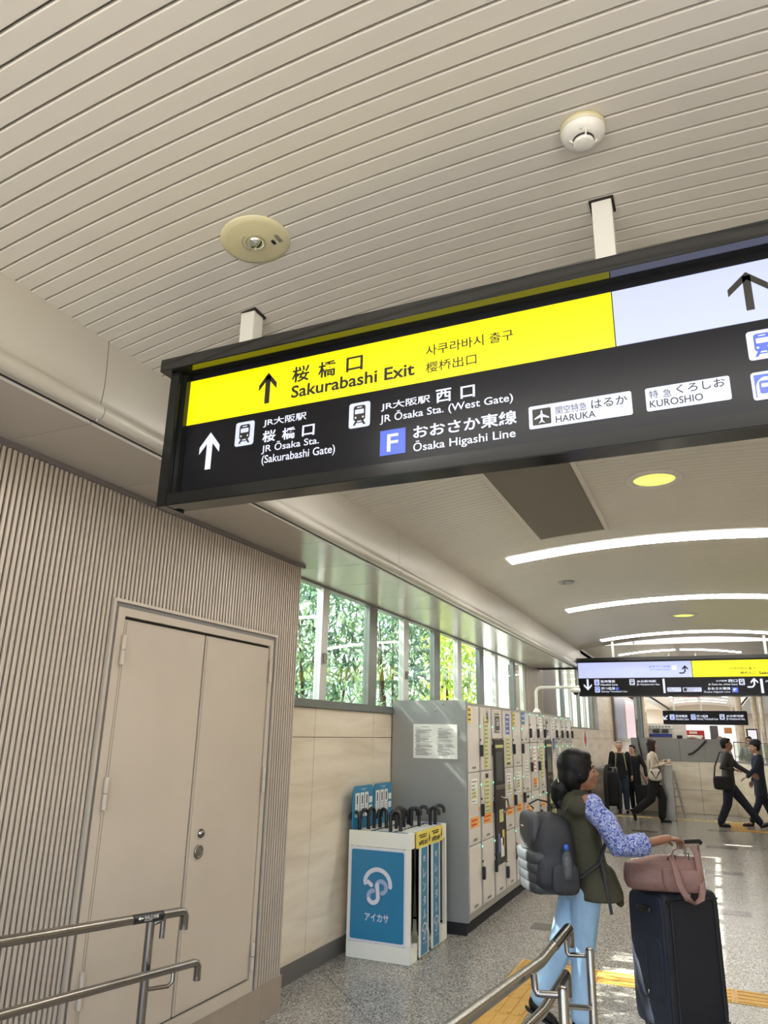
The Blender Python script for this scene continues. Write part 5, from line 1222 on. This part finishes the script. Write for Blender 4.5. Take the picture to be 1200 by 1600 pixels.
# woman in beige blazer, walking right
wl_ = onfloor(1028, 1286)
t, T, hc_, Th, sh = person('woman in beige blazer and black trousers walking past the escalator post, holding a cup', wl_, -84, 1.66, M_blazer, M_blk, M_shoe, M_skin2,
    dict(kL=(-.08, .14, .49), aL=(-.07, .10, .10), kR=(.08, -.10, .48), aR=(.09, -.42, .22), tR=(.09, -.40, .07), eL=(-.22, .08, 1.15), wL=(-.06, .26, 1.25), eR=(.25, -.02, 1.12), wR=(.08, .24, 1.2)), hair_bob(M_hairb, .24), coat=1, head_yaw=10, trouser=1.35, hem=.80, wide=1.1, hs=1.06)
MB().prism([(-.16, .98), (.0, .98), (.10, .76), (-.16, .84)], lambda a, c_, tt: (.1 - .18 * tt, .06 + a * .9, c_)).build('jacket_flap', M_blazer, t, T=T)
fbg = thing('shoulder_bag', tuple(T @ Vector((.24, -.08, 1.0))), 'ivory bucket bag on black strap at the side of the beige-blazer woman', 'bag')
b = MB(); sup(b, (.235, .02, .98), (.07, .13, .13), .7, None, 24, 14, .15); b.build('body', M_wbag, fbg, T=T)
MB().tube([(.235, -.1, 1.03), (.22, -.07, 1.25), (.17, .0, 1.44), (.21, .08, 1.25), (.235, .14, 1.03)], .010, 8, True, .4, (1, 0, 0)).tube([(.3, -.06, 1.05), (.3, .03, .90), (.3, .12, 1.05)], .014, 8).build('strap', M_blk, fbg, T=T)
cup = thing('paper_cup', tuple(T @ Vector((.02, .32, 1.22))), 'small cup held in both hands by the beige-blazer woman', 'cup'); TC = T @ Matrix.Translation(Vector((.02, .33, 1.2)))
MB().lathe([(0, 0), (.026, 0), (.034, .085), (0, .085)], (0, 0, 0), 16).build('cup_body', M_paper, cup, T=TC); MB().lathe([(0, .085), (.036, .085), (.034, .095), (0, .095)], (0, 0, 0), 16).build('lid', M_lockframe, cup, T=TC)
# elderly person in dark jacket with backpack straps
t, T, hc_, Th, sh = person('grey-haired person in dark jacket with pale straps coming off the escalator', (at(975, 1270, 2, 0).x, at(975, 1270, 2, 0).y, 0), 188, 1.60, M_blk, M_djean, M_shoe, M_skin2, dict(), hair_short(M_hairg), coat=1, hem=.80, wide=1.15, hs=1.05, trouser=1.15)
b = MB()
for k in (-1, 1): b.tube([(k * .09, .03, 1.43), (k * .10, .125, 1.34), (k * .12, .135, 1.15), (k * .14, .10, 1.0)], .016, 8, True, .35, (1, 0, 0))
b.build('strap', mat('khaki_strap', (150, 140, 106), .7), t, T=T)
w_ = thing('pushed_trolley', (at(955, 1275, 2, 0).x, 18.4, 0), 'dark folded cart beside the escalator handrail, in front of the grey-haired person', 'trolley')
# person behind with dark coat and black bags
p2_ = (at(996, 1268, 2, 0).x, 19.2, 0)
t, T, hc_, Th, sh = person('person in long dark coat half hidden behind the grey-haired person', p2_, 160, 1.52, M_blk, M_blk, M_shoe, M_skin2, dict(eR=(.27, .0, 1.1), wR=(.3, .1, .85), eL=(-.3, -.05, 1.12), wL=(-.36, .05, .9)), hair_short(M_hair), coat=1, hem=.55, wide=1.15)
bb = thing('tote_bag', (at(1003, 1260, 2, 0).x, 18.9, .4), 'black tote bag hanging beside the person in the long dark coat', 'bag'); x_, y_ = at(1003, 1245, 1, 18.9).x, 18.9
loft(b := MB(), [(x_, y_, .22, .13, .06), (x_ + .02, y_, .45, .17, .06), (x_ + .03, y_, .62, .2, .04)], 16, .5).build('body', M_blk, bb); MB().tube([(x_ - .1, y_, .6), (x_, y_, .92), (x_ + .15, y_, .6)], .012, 8).build('handle', M_blk, bb)
# man in suit striding right
ml = onfloor(1146, 1294)
t, T, hc_, Th, sh = person('balding man in dark suit with a messenger bag striding to the right', (ml[0], ml[1], 0), -88, 1.71, M_suit, M_navyc, M_shoe, mat('skin_mid', (158, 112, 90), .5), 
    dict(hipz=.86, kL=(-.08, .26, .46), aL=(-.08, .50, .11), tL=(-.08, .66, .09), kR=(.08, -.06, .44), aR=(.09, -.22, .10), eL=(-.24, .2, 1.16), wL=(-.22, .46, 1.0), eR=(.27, -.10, 1.12), wR=(.22, .12, 1.1), lean=(0, .03)), hair_short(M_hair), coat=1, hem=.78, wide=1.25, hs=1.06, trouser=1.2)
MB().tube([(.075, .03, 1.42), (.05, .09, 1.40), (0, .11, 1.36), (-.05, .09, 1.40)], .014, 8).build('shirt_collar', M_paper, t, T=T)
mb_ = thing('messenger_bag', tuple(T @ Vector((.22, -.12, .9))), 'black messenger bag at the hip of the man in the dark suit', 'bag')
b = MB(); sup(b, (.225, -.10, .84), (.06, .18, .13), .4, None, 24, 14); b.build('body', M_blk, mb_, T=T); MB().tube([(.225, -.26, .9), (.21, -.22, 1.15), (.1, -.1, 1.42), (-.02, .02, 1.43)], .014, 8, True, .35, (0, 1, 0)).tube([(.29, -.25, .93), (.29, -.1, .9), (.29, .06, .93)], .008, 8).build('strap', M_blk, mb_, T=T)
# person at the right edge, navy coat and beanie, walking left
nr = (at(1196, 1293, 2, 0).x, at(1196, 1293, 2, 0).y, 0)
t, T, hc_, Th, sh = person('person in navy coat and black knit hat, rightmost, reaching toward the suited man', nr, 100, 1.66, M_navyc, M_navyc, M_dsh, M_skin2,
    dict(kL=(-.08, .08, .48), aL=(-.08, .26, .1), kR=(.08, -.08, .48), aR=(.08, -.2, .12), eL=(-.26, .12, 1.14), wL=(-.25, .28, .98), hdL=(0, .3, -.1)), hair_short(M_hair), coat=1, hem=.6, wide=1.1)
ht = thing('knit_hat', tuple(T @ Vector((0, 0, 1.64))), 'black knit hat on the person in the navy coat', 'hat')
b = MB(); b.ell((0, -.01, 1.665), (.1, .115, .08), 20, 12).fused('crown', M_blk, ht, .01, 2, T); MB().lathe([(.094, 0), (.106, .0), (.108, .035), (.094, .035)], (0, -.01, 1.62), 28).build('brim', M_blk, ht, T=T)
# two heads beyond the parapet
for px, y, h_, hr, lab, hy in ((1125, 24.5, 1.71, M_hairg, 'grey-haired head showing just above the stone parapet behind the suited man', 180), (1170, 23.0, 1.72, M_hairb, 'person with glasses facing the viewer beyond the parapet, right of the suited man', 175)):
    x = at(px, 1155, 1, y).x; t, T, hc_, Th, sh = person(lab, (x, y, 0), hy, h_ + .06, M_lockframe, M_blk, M_shoe, M_skin2, dict(), hair_short(hr), vox=.02)
    if px == 1170:
        g = thing('eyeglasses', tuple(T @ Vector((0, .1, 1.58))), 'dark-rimmed glasses worn by the person beyond the parapet', 'glasses')
        b = MB()
        for k in (-1, 1): b.tube([tuple(Vector((k * .033, .115, 1.58)) + Vector((.022 * math.cos(a), 0, .018 * math.sin(a)))) for a in np.linspace(0, 6.28, 14)], .003, 6)
        b.tube([(-.012, .115, 1.585), (.012, .115, 1.585)], .003, 6).build('rim', M_black, g, T=T)
# cart detail
cx_ = w_.location.x; b = MB(); sup(b, (cx_, 18.4, .55), (.17, .14, .38), .4); b.build('bag_body', M_blk, w_)
MB().tube([(cx_ - .12, 18.5, .85), (cx_ - .12, 18.5, 1.0), (cx_ + .12, 18.5, 1.0), (cx_ + .12, 18.5, .85)], .012, 8).build('handle', M_lockframe, w_)
for k in (-1, 1): MB().lathe([(0, -.02), (.07, -.02), (.07, .02), (0, .02)], (cx_ + .15 * k, 18.4, .07), 18, 'X').build('wheel', M_rubber, w_)
MB().tube([(cx_ - .12, 18.42, .2), (cx_ - .12, 18.42, .85), (cx_ + .12, 18.42, .85), (cx_ + .12, 18.42, .2), (cx_ - .12, 18.42, .2)], .012, 8).build('frame', M_lockframe, w_)

# ================================================================ FAR HALL
# escalator head
es = thing('escalator', (-2.1, 19.6, 0), 'escalator landing with rounded steel flank and black handrail loops by the stone wall', 'escalator')
def exz(px, y=18.6): return at(px, 1250, 1, y).x
xa, xb = exz(932), exz(950)
def newel(x0, x1, y0, top):
    b = MB(); n = 16; pr = [(y0 + .45 - .45 * math.cos(a), .5 + (top - .5) * math.sin(a) ** .8) for a in np.linspace(0, math.pi / 2, n)]
    poly = [(y0 + 3, .0), (y0 + .02, .0), (y0, .5)] + pr[1:] + [(y0 + 3, top)]
    b.prism(poly, lambda y, z, t: (x0 + (x1 - x0) * t, y, z)); return b, poly
b, poly = newel(xa - .05, xa + .25, 18.2, .98); b.build('flank', M_steel_dk, es)
for xx in (xa + .3, exz(1036)):
    b, poly = newel(xx - .02, xx + .02, 18.1, 1.0); ba = b.build('balustrade', M_steel_dk, es)
    hp = [(xx, y, z + .02) for y, z in poly[1:]]; MB().tube(hp, .045, 10).build('handrail', M_rubber, es)
MB().box(xa, exz(1040), 18.25, 19.2, 0, .02).build('comb_plate', M_steel_dk, es)
for k in range(8): MB().box(xa + .3, exz(1036), 19.2 + .3 * k, 19.5 + .3 * k, -.02 - .12 * k, -.0 - .1 * k).build('step', M_winframe, es)
pp_ = thing('steel_post_panel', tuple(at(1048, 1283, 2, 0)), 'brushed steel post panel between the beige-blazer woman and the metal ladder rack', 'post')
q = at(1048, 1283, 2, 0); MB().box(q.x - .12, q.x + .11, q.y, q.y + .5, 0, 1.12).build('panel', M_steel_dk, pp_, bevel=.02); MB().box(q.x - .1, q.x + .09, q.y + .02, q.y + .4, 1.12, 1.14).build('cap', M_lockdoor, pp_)
ld = thing('metal_rack', tuple(at(1064, 1278, 2, 0)), 'leaning pale metal rack of rails beside the steel post', 'rack'); q = at(1062, 1278, 2, 0)
for k in (0, 1): MB().tube([(q.x + .12, q.y + k * .35, 0), (q.x - .05, q.y + k * .35, .98)], .018, 8).build('leg', M_lockframe, ld)
for k, z in enumerate((.25, .45, .62, .72, .82, .94)): x = q.x + .12 - .17 * z / .98; MB().tube([(x, q.y, z), (x, q.y + .35, z)], .014, 8).tube([(x, q.y, z), (x - .13, q.y, z - .02)], .012, 8).build('rail', M_lockframe, ld)

# stone parapet with grey band
pw = S(MB().box(-1.93, .30, 19.62, 19.85, 0, 1.67).build('wall_parapet', M_joint)); ORG['wall_parapet'] = Vector()
bx_ = [-1.93, -1.15, -.42, .30]
for a, c_ in zip(bx_, bx_[1:]):
    for z0, z1 in ((0.0, .52), (.52, 1.16)): MB().box(a + .004, c_ - .004, 19.60, 19.62, z0 + .004, z1 - .004).build('panel', M_beigewall, pw)
M_band = mat('band_grey', (138, 134, 130), .4, metal=.2)
for k in range(4): a = -1.93 + k * .5575; MB().box(a + .004, a + .5535, 19.585, 19.62, 1.16, 1.68).build('band_panel', M_band, pw)
# slanting side of the parapet
def slab(x0, y0, x1, y1, z0, z1, th, m, par, name):
    d = Vector((x1 - x0, y1 - y0, 0)); n_ = Vector((d.y, -d.x, 0)).normalized() * th; b = MB(); V = [(x0, y0, z0), (x1, y1, z0), (x1 + n_.x, y1 + n_.y, z0), (x0 + n_.x, y0 + n_.y, z0)]
    b.add(V + [(x, y, z1) for x, y, _ in V], [(0, 1, 2, 3), (4, 5, 6, 7), (0, 1, 5, 4), (1, 2, 6, 5), (2, 3, 7, 6), (3, 0, 4, 7)]); return b.build(name, m, par)
ps_ = S(MB().box(.9, .95, 17.8, 18.0, 0, .1).build('wall_parapet_side', M_beigewall)); ORG['wall_parapet_side'] = Vector()
pts = [(.30, 19.6), (.55, 18.95), (.80, 18.3), (1.15, 17.4), (1.5, 16.5)]
for (x0, y0), (x1, y1) in zip(pts, pts[1:]): slab(x0, y0, x1, y1, .004, 1.16, -.14, M_beigewall, ps_, 'panel'); slab(x0, y0, x1, y1, 1.16, 1.2, -.16, M_band, ps_, 'cap')
rg = thing('guard_rail', (.8, 18.2, 1.2), 'thin steel guard rail with glass on the slanting parapet at the right', 'railing')
MB().tube([(x + .08, y, 1.62) for x, y in pts], .012, 8).build('top_rail', M_steel, rg); MB().tube([(x + .08, y, 1.3) for x, y in pts], .007, 8).build('lower_rail', M_steel, rg)
for (x0, y0), (x1, y1) in zip(pts, pts[1:]): slab(x0 + .08, y0, x1 + .08, y1, 1.24, 1.58, .008, M_glass, rg, 'pane')
for x, y in pts: MB().tube([(x + .08, y, 1.2), (x + .08, y, 1.62)], .009, 8).build('baluster', M_steel, rg)
# black cable on the band
cb = thing('cable', tuple(at(1085, 1172, 1, 19.55)), 'black cable drooping across the grey parapet band', 'cable'); MB().tube([tuple(at(x, y, 1, 19.56)) for x, y in ((1103, 1157), (1098, 1163), (1090, 1171), (1082, 1177), (1075, 1179))], .02, 8).build('cord', M_black, cb)
cb = thing('cable', tuple(at(998, 1160, 1, 19.0)), 'black cable hanging down the parapet corner at the stone wall', 'cable'); MB().tube([tuple(at(x, y, 1, 21.44 if y < 1130 else 19.55)) for x, y in ((995, 1125), (996, 1150), (998, 1162), (1002, 1176), (1004, 1190))], .02, 8).build('cord', M_black, cb)
# wall posters
def far_panel(px0, py0, px1, py1, y, m, name, par, th=.06):
    a = at(px0, py1, 1, y); c_ = at(px1, py0, 1, y); return MB().box(a.x, c_.x, y, y + th, a.z if py1 < 1190 else 0, c_.z).build(name, m, par)
yp = [at(x, 1120, 0, X_WALL + .02)[1] for x in (958, 974, 990)]
for q, (a, c_, m1, lab) in enumerate(((yp[0], yp[1], mat('poster_blue_grey', (120, 128, 150), .3, emit=.55), 'blue-grey lit poster case on the stone wall, nearer of two'), (yp[1], yp[2], mat('poster_pink', (226, 196, 206), .3, emit=.8), 'bright pink-white lit poster case on the stone wall, farther of two'))):
    po = thing('poster_case', (X_WALL, (a + c_) / 2, 2.2), lab, 'poster'); MB().box(X_WALL, X_WALL + .08, a, c_, 1.55, 3.1).build('case', M_steel_dk, po); MB().box(X_WALL + .08, X_WALL + .085, a + .25, c_ - .25, 1.65, 3.0).build('poster', m1, po)
st_ = thing('arrow_sticker', tuple(at(915, 1158, 0, X_WALL)), 'pale strip with red arrow on the stone wall before the escalator', 'sticker')
v0 = at(911, 1170, 0, X_WALL + .01); v1 = at(918, 1145, 0, X_WALL + .01)
MB().box(X_WALL, X_WALL + .012, v0.y, v1.y, v0.z, v1.z).build('strip', M_paper, st_); ym = (v0.y + v1.y) / 2
flat([[(ym - .2, v0.z + .2), (ym, v0.z + .45), (ym + .2, v0.z + .2), (ym, v0.z + .02)]], lambda a, b: (X_WALL + .014, a, b), M_red, st_, 'arrow')
# columns and pipes
for px0, px1, y, lab, m1 in ((1001, 1013, 26, 'beige round column left of the ticket machines', M_beigewall), (1153, 1163, 28, 'beige column right of the white lit wall', M_beigewall), (1178, 1187, 25, 'column with bright edge near the right side of the hall', M_beigewall), (1190, 1197, 24, 'far right column under the yellow band sign', M_beigewall)):
    a = at(px0, 1140, 1, y).x; c_ = at(px1, 1140, 1, y).x; t = thing('column', ((a + c_) / 2, y, 0), lab, 'column')
    MB().lathe([(0, 0), ((c_ - a) / 2, 0), ((c_ - a) / 2, 3.5), (0, 3.5)], ((a + c_) / 2, y, 0), 24).build('shaft', m1, t); MB().lathe([((c_ - a) / 2 + .01, 0), ((c_ - a) / 2 + .01, .2), (0, .2), (0, 0)], ((a + c_) / 2, y, 0), 24).build('base', M_base, t)
dk = thing('dark_duct', (at(992, 1110, 1, 21.5).x, 21.5, 1.7), 'dark vertical duct and cable bundle at the corner above the parapet', 'duct'); 
for px, r in ((994, .05), (998, .03), (1001, .04)): x = at(px, 1110, 1, 21.5).x; MB().tube([(x, 21.5, 0), (x, 21.5, 3.6)], r, 10).build('pipe', M_lockframe if px == 994 else M_winframe, dk)
# ticket machine front
tk = thing('ticket_counter', (at(1038, 1150, 1, 27).x, 27, 0), 'white ticket machine front with blue stripe beyond the parapet', 'ticket machine')
far_panel(1006, 1131, 1071, 1220, 27, M_lockdoor, 'front', tk, .5); far_panel(1012, 1133, 1050, 1138, 26.95, M_paper, 'header', tk); far_panel(1012, 1147, 1050, 1151, 26.95, mat('counter_blue', (40, 60, 140), .4), 'blue_stripe', tk)
far_panel(1020, 1140, 1030, 1145, 26.95, M_screen, 'screen', tk); far_panel(1034, 1140, 1044, 1145, 26.95, M_screen, 'screen', tk); far_panel(1058, 1149, 1066, 1157, 26.95, M_black, 'machine_slot', tk)
for k in range(7): far_panel(1014 + 5 * k, 1134.5, 1017 + 5 * k, 1136.5, 26.9, M_ink, 'print_marks', tk, .02)
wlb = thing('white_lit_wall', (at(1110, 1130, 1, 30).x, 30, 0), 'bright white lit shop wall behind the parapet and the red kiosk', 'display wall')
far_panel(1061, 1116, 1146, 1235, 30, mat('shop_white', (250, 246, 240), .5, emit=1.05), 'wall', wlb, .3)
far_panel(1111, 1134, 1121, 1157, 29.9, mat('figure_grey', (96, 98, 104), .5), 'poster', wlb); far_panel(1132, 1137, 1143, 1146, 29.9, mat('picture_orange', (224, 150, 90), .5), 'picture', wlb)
kk = thing('red_kiosk', (at(1081, 1150, 1, 29).x, 29, 0), 'red kiosk with white stripe and white arch beyond the parapet', 'kiosk')
far_panel(1064, 1141.5, 1100, 1220, 29, M_red, 'front', kk, .4); far_panel(1066, 1149, 1098, 1152, 28.95, M_paper, 'white_stripe', kk); far_panel(1077, 1143, 1089, 1146.5, 28.95, M_paper, 'name_plate', kk)
a = at(1082, 1160, 1, 28.9); MB().tube([(a.x + .33 * math.cos(t_), 28.9, a.z + .2 * math.sin(t_)) for t_ in np.linspace(0, math.pi, 12)], .05, 8).build('arch', M_paper, kk)
lp = thing('lit_poster_stand', (at(1178, 1147, 1, 24).x, 24, 0), 'tall lit white poster in black frame near the right columns', 'poster')
far_panel(1173, 1139, 1183, 1200, 23.9, M_black, 'frame', lp); far_panel(1175, 1141, 1181.5, 1195, 23.85, mat('poster_white', (240, 240, 246), .4, emit=.9), 'poster', lp)
